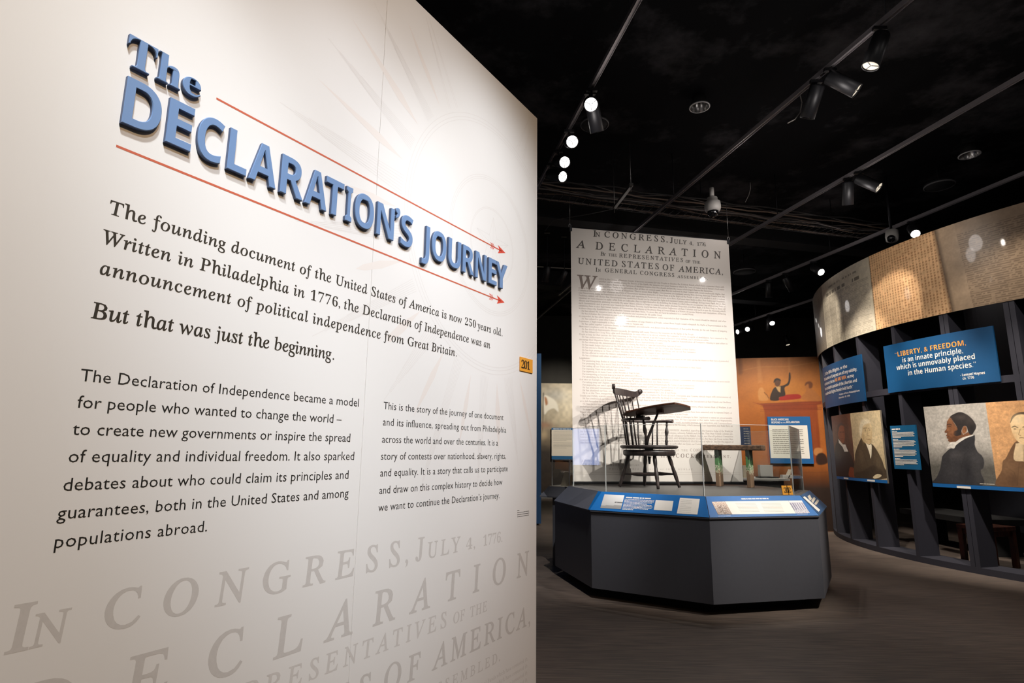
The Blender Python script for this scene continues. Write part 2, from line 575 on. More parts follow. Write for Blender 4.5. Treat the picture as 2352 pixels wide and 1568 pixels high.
# ------------------------------------------------------------------ painted prints
class Paint:
    def __init__(s, surf, a0, b0, a1, b1, na, nb, col, tilt=0.):
        s.surf = surf; s.na, s.nb = na, nb
        A, B = np.meshgrid(np.linspace(a0, a1, na), np.linspace(b0, b1, nb))
        s.A = A.ravel(); s.B = B.ravel(); s.C = np.tile(np.array(lin(col)), (len(s.A), 1)); s.f = (a1 - a0) / na
        s.rs = np.random.RandomState(3)

    def mix(s, w, col):
        c = np.array(lin(col)) if len(np.shape(col)) == 1 else col
        s.C = s.C * (1 - w[:, None]) + c * w[:, None]; return s

    @staticmethod
    def smooth(pts, n=5):
        P = np.array(pts, float); N = len(P); out = []
        for i in range(N):
            p0, p1, p2, p3 = P[i - 1], P[i], P[(i + 1) % N], P[(i + 2) % N]
            for k in range(n):
                t = k / n
                out.append(.5 * ((2 * p1) + (p2 - p0) * t + (2 * p0 - 5 * p1 + 4 * p2 - p3) * t * t + (3 * p1 - p0 - 3 * p2 + p3) * t ** 3))
        return out

    def sdf(s, P):
        P = np.array(P, float); d = np.full(len(s.A), 1e9); ins = np.zeros(len(s.A), bool)
        for i in range(len(P)):
            x0, y0 = P[i]; x1, y1 = P[(i + 1) % len(P)]
            ex, ey = x1 - x0, y1 - y0; wx, wy = s.A - x0, s.B - y0
            t = np.clip((wx * ex + wy * ey) / (ex * ex + ey * ey + 1e-12), 0, 1)
            d = np.minimum(d, (wx - t * ex) ** 2 + (wy - t * ey) ** 2)
            c = ((y0 <= s.B) & (y1 > s.B)) | ((y1 <= s.B) & (y0 > s.B))
            if abs(ey) > 1e-12: ins ^= c & (wx < wy / ey * ex)
        return np.where(ins, -1, 1) * np.sqrt(d)

    def fill(s, pts, col, feather=1., alpha=1., sm=True):
        if sm: pts = s.smooth(pts)
        f = feather * s.f; w = np.clip(.5 - s.sdf(pts) / f, 0, 1) * alpha; return s.mix(w, col)

    def curve(s, pts, width, col, alpha=1.):
        pts = np.array(pts, float); d = np.full(len(s.A), 1e9)
        for i in range(len(pts) - 1):
            x0, y0 = pts[i]; ex, ey = pts[i + 1] - pts[i]; wx, wy = s.A - x0, s.B - y0
            t = np.clip((wx * ex + wy * ey) / (ex * ex + ey * ey + 1e-12), 0, 1)
            d = np.minimum(d, (wx - t * ex) ** 2 + (wy - t * ey) ** 2)
        w = np.clip(.5 - (np.sqrt(d) - width / 2) / s.f, 0, 1) * alpha; return s.mix(w, col)

    def blob(s, c, ra, rb, col, alpha=1., power=2.):
        q = ((s.A - c[0]) / ra) ** 2 + ((s.B - c[1]) / rb) ** 2
        return s.mix(np.exp(-q ** (power / 2)) * alpha, col)

    def grad(s, b0, b1, col, alpha=1.):
        return s.mix(np.clip((s.B - b0) / (b1 - b0), 0, 1) * alpha, col)

    def noise(s, cell, amt, ca=None):
        ca = ca or cell
        ga = int((s.A.max() - s.A.min()) / ca) + 3; gb = int((s.B.max() - s.B.min()) / cell) + 3
        N = s.rs.rand(gb, ga); x = (s.A - s.A.min()) / ca; y = (s.B - s.B.min()) / cell
        i = x.astype(int); j = y.astype(int); fx = x - i; fy = y - j
        v = (N[j, i] * (1 - fx) * (1 - fy) + N[j, i + 1] * fx * (1 - fy) + N[j + 1, i] * (1 - fx) * fy + N[j + 1, i + 1] * fx * fy)
        s.C = np.clip(s.C * (1 + amt * (2 * v - 1))[:, None], 0, 1); return s

    def build(s, name, parent, d=.001, m=None):
        g = G(); V = s.surf.many(s.A, s.B, d); na, nb = s.na, s.nb
        g.v = V.tolist()
        for j in range(nb - 1):
            for i in range(na - 1):
                k = j * na + i; g.f.append((k, k + 1, k + na + 1, k + na))
        g.m = [0] * len(g.f); g.sm = [True] * len(g.f)
        return g.build(name, m or attr_mat('print_ink', .5), parent, colors=s.C)


def zc(surf, ox, oy, s):
    """converter from a magnified crop of the photo to surface coordinates"""
    return lambda pts: [surf.px(ox + x / s, oy + y / s) for x, y in pts]


# ================================================================== SETTING
black = mat('black_paint', (22, 22, 24), .9, var=.3, vscale=2)
struct(G().abox((-6, -3.5, -.1), (16, 18.4, 0)).build('floor', floor_mat()))
struct(G().abox((-6, -3.5, 5.6), (16, 18.4, 5.75)).build('ceiling', ceiling_mat()))
struct(G().abox((-6, 18.0, 0), (16, 18.2, 5.6)).build('wall_back', mat('back_wall_paint', (58, 56, 52), .9, var=.25, vscale=3)))
struct(G().abox((12.4, -3.5, 0), (12.6, 18.0, 5.6)).build('wall_right', black))

# --- white intro wall -------------------------------------------------------
WP0 = np.array([.119, 2.758, 0]); WD = np.array([.5321, .8467, 0]); WD /= np.linalg.norm(WD)
WS = Plane(WP0, WD, (0, 0, 1))
wallm = mat('warm_white_paint', (232, 227, 222), .7, var=.03, vscale=2, spec=.3)
g = G()
for a0, a1 in ((-4.6, -1.0915), (-1.0895, 0)):
    g.box(WS((a0 + a1) / 2, 1.525, -.07), (WS.u, WS.v, WS.n), (a1 - a0, 3.05, .14))
g.box(WS(-1.09, 1.525, -.0705), (WS.u, WS.v, WS.n), (.004, 3.048, .137))
wall_left = struct(g.build('wall_left', wallm))
brown_ink = mat('dark_brown_ink', (46, 38, 26), .6)
black_ink = mat('black_ink', (28, 24, 18), .6)

ink = Ink(WS, .0002)
for t, a0, a1, b, cap in (
        ('The founding document of the United States of America is now 250 years old.', -1.8575, -.303, 1.845, .0295),
        ('Written in Philadelphia in 1776, the Declaration of Independence was an', -1.861, -.396, 1.7765, .0295),
        ('announcement of political independence from Great Britain.', -1.8585, -.625, 1.7095, .0295),
        ('But that was just the beginning.', -1.8614, -1.222, 1.614, .0325)):
    ink.line(t, a0, a1, b, cap, 'serif')
ink.build('printed_introduction', brown_ink, wall_left)
ink = Ink(WS, .0002)
for t, a0, a1, b in (
        ('The Declaration of Independence became a model', -1.868, -1.113, 1.4825),
        ('for people who wanted to change the world \u2013', -1.866, -1.1784, 1.4285),
        ('to create new governments or inspire the spread', -1.867, -1.1397, 1.3745),
        ('of equality and individual freedom. It also sparked', -1.868, -1.1197, 1.3207),
        ('debates about who could claim its principles and', -1.870, -1.1378, 1.266),
        ('guarantees, both in the United States and among', -1.8718, -1.1332, 1.2125),
        ('populations abroad.', -1.8709, -1.5649, 1.159)):
    ink.line(t, a0, a1, b, .0248, 'sans')
ink.build('printed_paragraph', black_ink, wall_left)
ink = Ink(WS, .0002)
for t, a0, a1, b in (
        ('This is the story of the journey of one document', -1.0065, -.287, 1.4825),
        ('and its influence, spreading out from Philadelphia', -1.0056, -.264, 1.430),
        ('across the world and over the centuries. It is a', -1.0058, -.326, 1.3748),
        ('story of contests over nationhood, slavery, rights,', -1.0072, -.263, 1.3207),
        ('and equality. It is a story that calls us to participate', -1.0061, -.248, 1.2683),
        ('and draw on this complex history to decide how', -1.0061, -.289, 1.2143),
        ('we want to continue the Declaration\u2019s journey.', -1.0061, -.31, 1.1612)):
    ink.line(t, a0, a1, b, .0240, 'sans')
ink.build('printed_paragraph', black_ink, wall_left)
ink = Ink(WS, .0002)
for k in range(4): ink.greek(-.167, -.066 if k else -.15, 1.0985 - k * .0085, .0022)
ink.build('printed_credits', black_ink, wall_left)

# faint enlarged broadside heading printed across the foot of the wall
ghost = mat('faint_grey_ink', (206, 199, 193), .7, var=.07, vscale=90)
ghost2 = mat('fainter_grey_ink', (212, 205, 199), .7, var=.06, vscale=90)
HEADING = (                                # word, left, right, baseline y at left, at right (photo crop), cap height, row
    ('In', 365, 430, 275, 279, 14.2, 0), ('CONGRESS,', 475, 1103, 284, 330, 13.2, 0), ('July', 1135, 1296, 340, 353, 13.0, 0), ('4,', 1320, 1360, 358, 361, 8.0, 0), ('1776.', 1395, 1488, 365, 372, 8.0, 0),
    ('A', 203, 280, 387, 391, 16.5, 1), ('DECLARATION', 388, 1640, 393, 505, 16.5, 1),
    ('By', 435, 487, 465, 469, 8.6, 2), ('the', 515, 597, 471, 477, 8.6, 2), ('REPRESENTATIVES', 622, 1257, 479, 533, 8.6, 2), ('of', 1285, 1331, 535, 539, 8.6, 2), ('the', 1355, 1430, 541, 548, 8.6, 2),
    ('UNITED', 212, 602, 546, 575, 13.0, 3), ('STATES', 648, 1016, 576, 603, 13.0, 3), ('OF', 1057, 1170, 609, 616, 13.0, 3), ('AMERICA,', 1222, 1657, 621, 660, 13.0, 3),
    ('In', 387, 436, 624, 628, 8.4, 4), ('GENERAL', 480, 794, 630, 650, 8.4, 4), ('CONGRESS', 830, 1170, 654, 680, 8.4, 4), ('assembled.', 1205, 1503, 684, 711, 8.4, 4))
BT = math.radians(10.6)
BS = Plane((.735, 7.05, 0), (math.cos(BT), math.sin(BT), 0), (0, 0, 1))


def hb(x, y): return BS.px(1280 + x / 4.354, 480 + y / 4.354)


WAL = (-1.9148 + .0641) / (hb(365, 275)[0] - hb(1640, 505)[0]); WA0 = -.0641 - WAL * hb(1640, 505)[0]
ink = Ink(WS, .00012)
for w_, x0, x1, y0, y1, cap, row in HEADING:
    u0, u1 = hb(x0, y0)[0] * WAL + WA0, hb(x1, y1)[0] * WAL + WA0
    base = (.985, .824, .740, .617, .533)[row]; c_ = cap * (.0056 if row else .0054)
    ink.line(w_, u0, u1, base, c_ * (.9 if w_ in ('4,', '1776.') else 1), 'serif', True, mi=1 if row in (2, 4) else 0)
for k in range(4):
    ink.line('HEN in the Course of human Events, it becomes necessary for one People to dissolve the Political Bands which have connected them'[:126],
             -1.30, -.075, .478 - k * .027, .013, 'serif', mi=1)
ink.build('printed_broadside_heading', [ghost, ghost2], wall_left)

# faint sunburst behind the text
ray_ink = mat('faint_peach_ink', (230, 220, 212), .7)
line_ink = mat('faint_taupe_ink', (224, 217, 211), .7)
SB = Ink(WS, .0001)
sc_ = np.array((-.388, 2.235))


def inwall(p): return p[0] < -.004 and p[1] < 3.04


for r in (.535, .548, .565, .292, .300, .309, .162, .168):
    seg = []
    for k in range(145):
        q = 2 * math.pi * k / 144; p = sc_ + r * np.array([math.cos(q), math.sin(q)])
        if inwall(p): seg.append(p)
        else:
            if len(seg) > 1: SB.stroke(seg, .0022, 1)
            seg = []
    if len(seg) > 1: SB.stroke(seg, .0022, 1)
rg = random.Random(4)
for k in range(40):
    q = 2 * math.pi * (k + .5) / 40; u = np.array([math.cos(q), math.sin(q)]); w = np.array([-u[1], u[0]])
    r1 = .60; r2 = rg.uniform(.80, 1.02); wd_ = rg.uniform(.022, .04)
    if k % 2:
        for j in range(-3, 4):
            p0 = sc_ + u * .58 + w * wd_ * j / 3; p1 = sc_ + u * (r2 + .1 - .05 * abs(j)) + w * wd_ * j / 7
            if inwall(p0) and inwall(p1): SB.stroke([p0, p1], .0016, 1, d=.0001 + .00001 * (j + 3))
    else:
        pts = [sc_ + u * r1, sc_ + u * (r1 + .12) + w * wd_ * .5, sc_ + u * (r1 + .2) + w * wd_ * .36, sc_ + u * r2,
               sc_ + u * (r1 + .2) - w * wd_ * .36, sc_ + u * (r1 + .12) - w * wd_ * .5]
        if all(inwall(p) for p in pts): SB.poly(pts, 0)
st = [sc_ + (.13 if k % 2 == 0 else .05) * np.array([math.sin(math.pi * k / 5), math.cos(math.pi * k / 5)]) for k in range(10)]
for k in range(10):
    SB.stroke([st[k], st[(k + 1) % 10]], .002, 1)
    SB.stroke([sc_, st[k]], .0015, 1)
SB.build('printed_sunburst', [ray_ink, line_ink], wall_left)

# red arrows ruled above and below the title
red = mat('brick_red_ink', (196, 92, 62), .6)
red2 = mat('arrow_red_ink', (214, 74, 52), .6)
for a0, z, a1 in ((-1.6587, 2.2315, -.287), (-1.8644, 2.0008, -.289)):
    r = Ink(WS, .0003)
    r.rect(a0, z - .0028, a1 - .1, z + .0028)
    for j in range(3):
        x = a1 - .108 + j * .009
        r.stroke([(x - .012, z + .013), (x, z), (x - .012, z - .013)], .004, 1)
    r.stroke([(a1 - .1, z), (a1 - .03, z)], .005, 1)
    r.poly([(a1 - .062, z + .019), (a1, z), (a1 - .062, z - .019), (a1 - .05, z)], 1)
    r.build('printed_arrow', [red, red2], wall_left)

# --- raised title letters ------------------------------------------------------
blue_letter = mat('slate_blue_letter', (116, 144, 184), .42, spec=.4)
blue_side = mat('dark_slate_letter_edge', (72, 90, 122), .5)
title = thing('title_lettering', 'raised slate blue title letters mounted between two red arrows on the white wall', 'sign letters', WS(-1.1, 2.05, .0))


WSC = float((CAM - WP0) @ WS.u); WDIST = float((CAM - WP0) @ WS.n)


def letter3d(ch, a0, b0, a1, b1, style, th=.012):
    k = (WDIST - th) / (WDIST - .025)               # letter boxes were measured for faces 25 mm proud of the wall
    a0, a1 = WSC + (a0 - WSC) * k, WSC + (a1 - WSC) * k
    b0, b1 = CAMH + (b0 - CAMH) * k, CAMH + (b1 - CAMH) * k
    v, f, _ = glyph(ch, style)
    lo = v[:, :2].min(0); hi = v[:, :2].max(0); k = ((a1 - a0) / (hi[0] - lo[0]), (b1 - b0) / (hi[1] - lo[1]))
    # closed outline edges -> walls
    from collections import Counter
    P = (v[:, :2] - lo) * k + (a0, b0)
    key = {}
    idx = []
    for p in P:
        kk = (round(p[0], 5), round(p[1], 5)); key.setdefault(kk, len(key)); idx.append(key[kk])
    Q = np.array(list(key.keys()))
    F = [tuple(idx[i] for i in q) for q in f]; F = [q for q in F if len(set(q)) == len(q)]
    e = Counter(); dirn = {}
    for q in F:
        for i in range(len(q)):
            a, b = q[i], q[(i + 1) % len(q)]; e[frozenset((a, b))] += 1; dirn[frozenset((a, b))] = (a, b)
    edges = [dirn[x] for x, c in e.items() if c == 1]
    # inset for a small chamfer: average outward normals
    nrm = np.zeros_like(Q)
    for a, b in edges:
        t = Q[b] - Q[a]; L = np.linalg.norm(t) + 1e-9; o = np.array([t[1], -t[0]]) / L
        nrm[a] += o; nrm[b] += o
    nl = np.linalg.norm(nrm, axis=1, keepdims=True); nrm = np.where(nl > 1e-6, nrm / np.maximum(nl, 1e-6), 0)
    area = sum((Q[a][0] * Q[b][1] - Q[b][0] * Q[a][1]) for a, b in edges)
    sgn = 1 if area > 0 else -1
    I = Q - nrm * sgn * .0016
    n = len(Q); g = G()
    g.add(WS.many(I[:, 0], I[:, 1], th), F, 0)
    vs = np.vstack([WS.many(Q[:, 0], Q[:, 1], .001), WS.many(Q[:, 0], Q[:, 1], th - .002), WS.many(I[:, 0], I[:, 1], th)])
    g.add(vs, [(a, b, n + b, n + a) for a, b in edges], 1)
    g.add(vs, [(n + a, n + b, 2 * n + b, 2 * n + a) for a, b in edges], 0)
    return g.build('letter', [blue_letter, blue_side], title)


Z0, Z1 = 2.0475, 2.1605
for ch, a0, a1, lo, hi in (
        ('D', -1.8705, -1.792, 0, 0), ('E', -1.7775, -1.7185, 0, 0), ('C', -1.7060, -1.6405, -.002, .002), ('L', -1.6255, -1.572, 0, 0),
        ('A', -1.5650, -1.4835, 0, 0), ('R', -1.4700, -1.394, 0, 0), ('A', -1.3880, -1.3090, 0, 0), ('T', -1.3155, -1.2470, 0, 0),
        ('I', -1.2365, -1.2110, 0, 0), ('O', -1.1995, -1.1175, -.002, .002), ('N', -1.1035, -1.0230, 0, 0), ('\u2019', -1.0175, -.9960, .085, .012),
        ('S', -.9890, -.9280, -.002, .002), ('J', -.8770, -.8360, -.036, 0), ('O', -.8225, -.7385, -.002, .002), ('U', -.7250, -.6460, -.002, 0),
        ('R', -.6335, -.5570, 0, 0), ('N', -.5465, -.4685, 0, 0), ('E', -.4515, -.3900, 0, 0), ('Y', -.4010, -.3060, 0, 0)):
    letter3d(ch, a0, Z0 + lo, a1, Z1 + hi, 'title')
letter3d('T', -1.8785, 2.186, -1.8165, 2.260, 'heavy')
letter3d('h', -1.8135, 2.188, -1.7590, 2.2605, 'heavy')
letter3d('e', -1.7555, 2.188, -1.7100, 2.2370, 'heavy')

# --- number plates --------------------------------------------------------------
amber = mat('amber_plate', (244, 168, 58), .5); plate_ink = mat('plate_ink', (52, 36, 12), .6)
t = thing('number_plate', 'small amber plate reading 201 at the right edge of the white wall', 'sign', WS(-.1015, 1.7125, 0))
slab(WS, -.159, 1.7125, -.044, 1.7765, .003, d0=.0005).build('plate', amber, t)
Ink(WS, .0042).line('201', -.149, -.071, 1.7255, .037, 'book').build('numeral', plate_ink, t)

# ================================================================== OCTAGONAL PLINTH
OC = np.array([1.953, 6.709]); OROT = 2.9902


def oct_(R, k, z):
    a = OROT + math.pi / 4 * k; return np.array([OC[0] + R * math.cos(a), OC[1] + R * math.sin(a), z])


ZL, ZU, RL, RU, ZB = .804, .971, 1.468, 1.303, .094
charcoal = mat('charcoal_laminate', (86, 88, 97), .55, var=.06, vscale=30)
deckm = mat('grey_deck', (84, 81, 79), .5, var=.05, vscale=5)
blackm = mat('black_plinth', (12, 12, 14), .8)
panel_blue = mat('print_blue', (16, 104, 178), .4, var=.12, vscale=14)
navy = mat('print_navy', (46, 84, 128), .45, var=.08, vscale=14)
white = mat('print_white', (238, 234, 228), .5)
offwhite = mat('print_cream', (222, 212, 196), .5)
grey_ink = mat('grey_ink', (150, 145, 138), .6)
pl = thing('display_plinth', 'large octagonal charcoal display plinth with sloping blue graphic rail', 'display stand', (OC[0], OC[1], 0))
G().loft([[oct_(1.25, k, 0) for k in range(8)], [oct_(1.25, k, ZB) for k in range(8)]]).build('kick_base', blackm, pl)
G().loft([[oct_(RL - .012, k, ZB) for k in range(8)], [oct_(RL - .012, k, ZL - .012) for k in range(8)]]).build('body', charcoal, pl)
G().loft([[oct_(RL, k, ZL - .012) for k in range(8)], [oct_(RL, k, ZL) for k in range(8)], [oct_(RU, k, ZU - .002) for k in range(8)]], caps=False).build('sloped_rail', charcoal, pl)
G().loft([[oct_(RU - .001, k, ZU - .03) for k in range(8)], [oct_(RU - .001, k, ZU) for k in range(8)]]).build('deck', deckm, pl)


def face(k):
    a, b = oct_(RL, k, ZL), oct_(RL, k + 1, ZL); c = oct_(RU, k, ZU)
    return Plane(a, b - a, c - a)


def gpanel(k, quads_px, m, name='graphic_panel'):
    """panel covering a slope face (list of photo corners: lower-left, lower-right, upper-right, upper-left)"""
    s = face(k); P = [s.px(*q) for q in quads_px] if quads_px else None
    if P is None:
        L = np.linalg.norm(oct_(RL, k + 1, ZL) - oct_(RL, k, ZL)); c = s.px
        top = np.array([(oct_(RU, k, ZU) - s.o) @ s.u, (oct_(RU, k, ZU) - s.o) @ s.v])
        P = [(0.002, .001), (L - .002, .001), (L - top[0] - .002, top[1] - .001), (top[0] + .002, top[1] - .001)]
    g = G().prism([s(a, b, .0005) for a, b in P], s.n * .004)
    return s, g.build(name, m, pl)


def mark(s, pts_px, m, name, parent, d=.0055, th=.001):
    P = [s.px(*q) for q in pts_px]
    return G().prism([s(a, b, d) for a, b in P], s.n * th).build(name, m, parent)


# face 0: charcoal rail with the blue graphic starting at its right end
s0 = face(0)
L0 = np.linalg.norm(oct_(RL, 1, ZL) - oct_(RL, 0, ZL)); t0 = (oct_(RU, 0, ZU) - s0.o) @ s0.u; h0 = (oct_(RU, 0, ZU) - s0.o) @ s0.v
G().prism([s0(a, b, .0005) for a, b in ((L0 - .045, .001), (L0 - .002, .001), (L0 - t0 - .002, h0 - .001), (L0 - t0 - .085, h0 - .001))], s0.n * .004).build('graphic_panel', panel_blue, pl)
# face 1: long blue graphic with photographs
f1, p1 = gpanel(1, None, panel_blue)
z1 = lambda pts: [(1220 + x / 4.354, 1080 + y / 4.354) for x, y in pts]


def picture(s, quad, base, strokes, parent, n=26, name='photograph'):
    """small printed photograph made of a fine colour grid"""
    P = [np.array(s.px(*q)) for q in quad]
    g = G(); cols = []
    rs = np.random.RandomState(int(abs(quad[0][0])))
    for j in range(n):
        for i in range(n):
            u, v = i / (n - 1), j / (n - 1)
            p = P[0] * (1 - u) * (1 - v) + P[1] * u * (1 - v) + P[2] * u * v + P[3] * (1 - u) * v
            g.v.append(tuple(s(p[0], p[1], .0062)))
            c = np.array(base(u, v, rs)); cols.append(np.clip(c, 0, 1))
    for j in range(n - 1):
        for i in range(n - 1):
            k = j * n + i; g.f.append((k, k + 1, k + n + 1, k + n))
    g.m = [0] * len(g.f); g.sm = [True] * len(g.f)
    return g.build(name, attr_mat('print_ink', .5), parent, colors=np.array(cols))


def ph_sky(u, v, rs):
    c = np.array((.62, .62, .62)) * (.75 + .5 * u * v + .2 * v)
    if v < .18 + .1 * u: c *= .6
    if .42 < v < .5 and u > .62 and rs.rand() < .8: c *= .15
    return np.minimum(c, .9)


def ph_crowd(u, v, rs):
    d = ((u - .5) ** 2 * 3 + (v - .45) ** 2 * 3)
    c = np.array((.55, .40, .33)) if rs.rand() < .5 + d else np.array((.12, .07, .05))
    if rs.rand() < .22: c = np.array((.85, .78, .72))
    return c * (.55 + .6 * v)


def ph_line(u, v, rs):
    c = np.array((.62, .62, .70))
    if v > .88: c = np.array((.8, .8, .82))
    elif .3 < v < .8 and (u * 6) % 1 < .45: c = np.array((.14, .14, .22)) * (1 + rs.rand())
    elif v < .3 and rs.rand() < .35: c = np.array((.3, .3, .38))
    return c


def ph_room(u, v, rs):
    c = np.array((.55, .5, .45)) if v > .4 else np.array((.2, .12, .1))
    if .3 < u < .7 and .2 < v < .75 and rs.rand() < .6: c = np.array((.05, .05, .07))
    return c


def ph_desk(u, v, rs):
    c = np.array((.10, .05, .10))
    if (u - .5) ** 2 + (v - .7) ** 2 < .03: c = np.array((.55, .3, .22))
    if v < .35 and .3 < u < .75: c = np.array((.65, .6, .6))
    return c


picture(f1, z1([(693, 378), (898, 392), (935, 252), (735, 243)]), ph_sky, None, p1)
mark(f1, z1([(1228, 398), (1408, 410), (1424, 310), (1248, 300)]), white, 'caption_card', p1)
picture(f1, z1([(1242, 388), (1318, 394), (1332, 312), (1256, 308)]), ph_room, None, p1, 20)
picture(f1, z1([(1322, 392), (1400, 400), (1414, 320), (1338, 315)]), ph_desk, None, p1, 20)
mark(f1, z1([(1458, 434), (1664, 446), (1688, 290), (1490, 278)]), white, 'caption_card', p1)
ink = Ink(f1, .0058)
a0, b0 = f1.px(*z1([(950, 272)])[0]); a1, b1 = f1.px(*z1([(1200, 280)])[0])
rg = random.Random(2)
ink.greek(a0, a1, b0 - .008, .013, rng=rg)
for k in range(9):
    x0, y0 = 936 - k * 3.2, 294 + k * 12.4; x1 = (1235, 1230, 1210, 1165, 1205, 1215, 1205, 1170, 1020)[k]
    a0, b0 = f1.px(*z1([(x0, y0)])[0]); a1, b1 = f1.px(*z1([(x1, y0 + 12)])[0])
    ink.greek(a0, a1, b0, .0065, rng=rg)
ink.build('printed_text', white, p1)
ink = Ink(f1, .0068)
for k in range(8):
    a0, b0 = f1.px(*z1([(1500 - k * 2.5, 300 + k * 17)])[0])
    ink.greek(a0, a0 + (.10 if k != 3 else .05), b0, .0022, rng=rg)
ink.build('printed_text', grey_ink, p1)
# face 2: blue graphic with text card and two photographs
f2, p2 = gpanel(2, None, panel_blue)
z2 = lambda pts: [(1600 + x / 4.3556, 1080 + y / 4.3556) for x, y in pts]
mark(f2, z2([(355, 444), (990, 434), (912, 306), (282, 314)]), white, 'caption_card', p2)
picture(f2, z2([(212, 446), (355, 444), (282, 314), (148, 318)]), ph_crowd, None, p2, 30)
picture(f2, z2([(992, 434), (1130, 430), (1048, 304), (914, 306)]), ph_line, None, p2, 30)
ink = Ink(f2, .0058)
a0, b0 = f2.px(*z2([(448, 294)])[0]); a1, _ = f2.px(*z2([(725, 288)])[0]); ink.greek(a0, a1, b0, .012, rng=rg)
a0, b0 = f2.px(*z2([(218, 462)])[0]); a1, _ = f2.px(*z2([(340, 458)])[0]); ink.greek(a0, a1, b0, .004, rng=rg)
a0, b0 = f2.px(*z2([(1005, 442)])[0]); a1, _ = f2.px(*z2([(1110, 438)])[0]); ink.greek(a0, a1, b0, .003, rng=rg)
ink.build('printed_text', white, p2)
ink = Ink(f2, .0068)
for k in range(7):
    for x0, x1 in ((386 + k * 8, 590 + k * 7), (640 + k * 6, 840 + k * 6)):
        a0, b0 = f2.px(*z2([(x0, 336 + k * 14)])[0]); a1, _ = f2.px(*z2([(x1, 336 + k * 14)])[0]); ink.greek(a0, a1, b0, .0025, rng=rg)
ink.build('printed_text', grey_ink, p2)
# face 3: navy side panel
f3, p3 = gpanel(3, None, navy)
z3 = lambda pts: [(1600 + x / 4.3556, 1080 + y / 4.3556) for x, y in pts]
mark(f3, z3([(1215, 418), (1232, 400), (1076, 262), (1058, 272)]), white, 'caption_strip', p3)
for q in ([(1128, 305), (1150, 290), (1128, 245), (1105, 262)], [(1160, 330), (1188, 285), (1170, 268), (1142, 308)], [(1190, 350), (1222, 308), (1206, 292), (1172, 336)]):
    mark(f3, z3(q), offwhite, 'printed_text', p3)

# --- amber 202 plate standing on the deck edge
ev = oct_(1, 3, 0) - oct_(1, 2, 0); ev /= np.linalg.norm(ev)
ps = Plane(at_z(1798.5, 1136.5, .972), ev, (-ev[1] * .15, ev[0] * .15, .985))
t = thing('number_plate', 'small amber plate reading 202 standing on the plinth deck corner', 'sign', ps(.05, 0, 0))
slab(ps, 0, .003, .113, .088, .006, d0=-.006).build('plate', amber, t)
Ink(ps, .0008).line('202', .016, .098, .022, .046, 'book').build('numeral', plate_ink, t)

# --- glass screen around the deck
gm = glass_mat()
edge_m = mat('polished_glass_edge', (232, 236, 234), .15, spec=.8)
gs = thing('glass_screen', 'clear waist-high glass screen standing around the chair and bench on the plinth', 'glass screen', (OC[0], OC[1], ZU))
RG, ZG = 1.25, 1.625
for k in range(5):
    a, b = oct_(RG, k, ZU), oct_(RG, k + 1, ZU); u = (b - a); L = np.linalg.norm(u); u /= L
    s = Plane(a, u, (0, 0, 1))
    g = slab(s, .004, .001, L - .004, ZG - ZU, .010, d0=-.010)
    pane = g.build('glass_pane', [gm], gs)
    e = G()
    e.box(s(.002, (ZG - ZU) / 2, -.005), (s.u, s.v, s.n), (.006, ZG - ZU, .010))
    e.box(s(L / 2, ZG - ZU + .0015, -.005), (s.u, s.v, s.n), (L - .008, .002, .010))
    e.build('polished_edge', [edge_m], pane)

# ================================================================== HANGING BROADSIDE
BW, BZ0, BZ1 = 2.2, 1.006, 4.172
paper = mat('banner_vinyl', (226, 217, 208), .5, coat=.35, var=.03, vscale=3)
bn = thing('hanging_banner', 'tall hanging broadside banner headed A DECLARATION behind the chair', 'banner', BS(BW / 2, BZ0, 0))
g = G()
NA, NB = 24, 40
vs = []
for j in range(NB + 1):
    for i in range(NA + 1):
        a = BW * i / NA; b = BZ0 + (BZ1 - BZ0) * j / NB
        vs.append(BS(a, b, 0.0))
g.add(vs, [(j * (NA + 1) + i, j * (NA + 1) + i + 1, (j + 1) * (NA + 1) + i + 1, (j + 1) * (NA + 1) + i) for j in range(NB) for i in range(NA)], 0)
g.add([p - BS.n * .002 for p in vs], [((j + 1) * (NA + 1) + i, (j + 1) * (NA + 1) + i + 1, j * (NA + 1) + i + 1, j * (NA + 1) + i) for j in range(NB) for i in range(NA)], 0)
g.build('sheet', paper, bn)
darkm = mat('dark_metal', (44, 44, 48), .45, .6)
steel = mat('brushed_steel', (150, 148, 146), .35, .9)
G().tube([BS(-.01, BZ1 + .004, -.004), BS(BW + .01, BZ1 + .004, -.004)], .008).build('top_rail', darkm, bn)
G().tube([BS(-.005, BZ0 - .006, -.004), BS(BW + .01, BZ0 - .006, -.004)], .016).build('bottom_rail', blackm, bn)
for a in (-.01, BW + .005):
    h = G()
    h.tube([BS(a, BZ1 + .02 + .03 * math.sin(q), -.004) + BS.u * .014 * math.cos(q) for q in np.linspace(-1.5, 3.6, 14)], .004, 6)
    h.build('hook', steel, bn)
    G().tube([BS(a, BZ1 + .05, -.004), BS(a, 4.70, -.004)], .0028, 6).build('hanging_wire', steel, bn)
    G().box(BS(a + .01 if a < 0 else a - .01, BZ1 - .02, .002), (BS.u, BS.v, BS.n), (.03, .06, .02)).build('clip', darkm, bn)

bi_dark = mat('banner_dark_ink', (74, 66, 60), .6)
bi_mid = mat('banner_brown_ink', (128, 112, 102), .6)
bi_soft = mat('banner_soft_ink', (178, 164, 154), .6)


def bpx(x, y): return BS.px(x, y)


ink = Ink(BS, .0012)


def bline(t, x0, y0, x1, y1, cap, mi=0, style='serif', caps=True, mode='track'):
    a0, b0 = bpx(x0, y0); a1, b1 = bpx(x1, y1)
    ink.line(t, a0, a1, (b0 + b1) / 2, cap, style, caps, mode, mi)


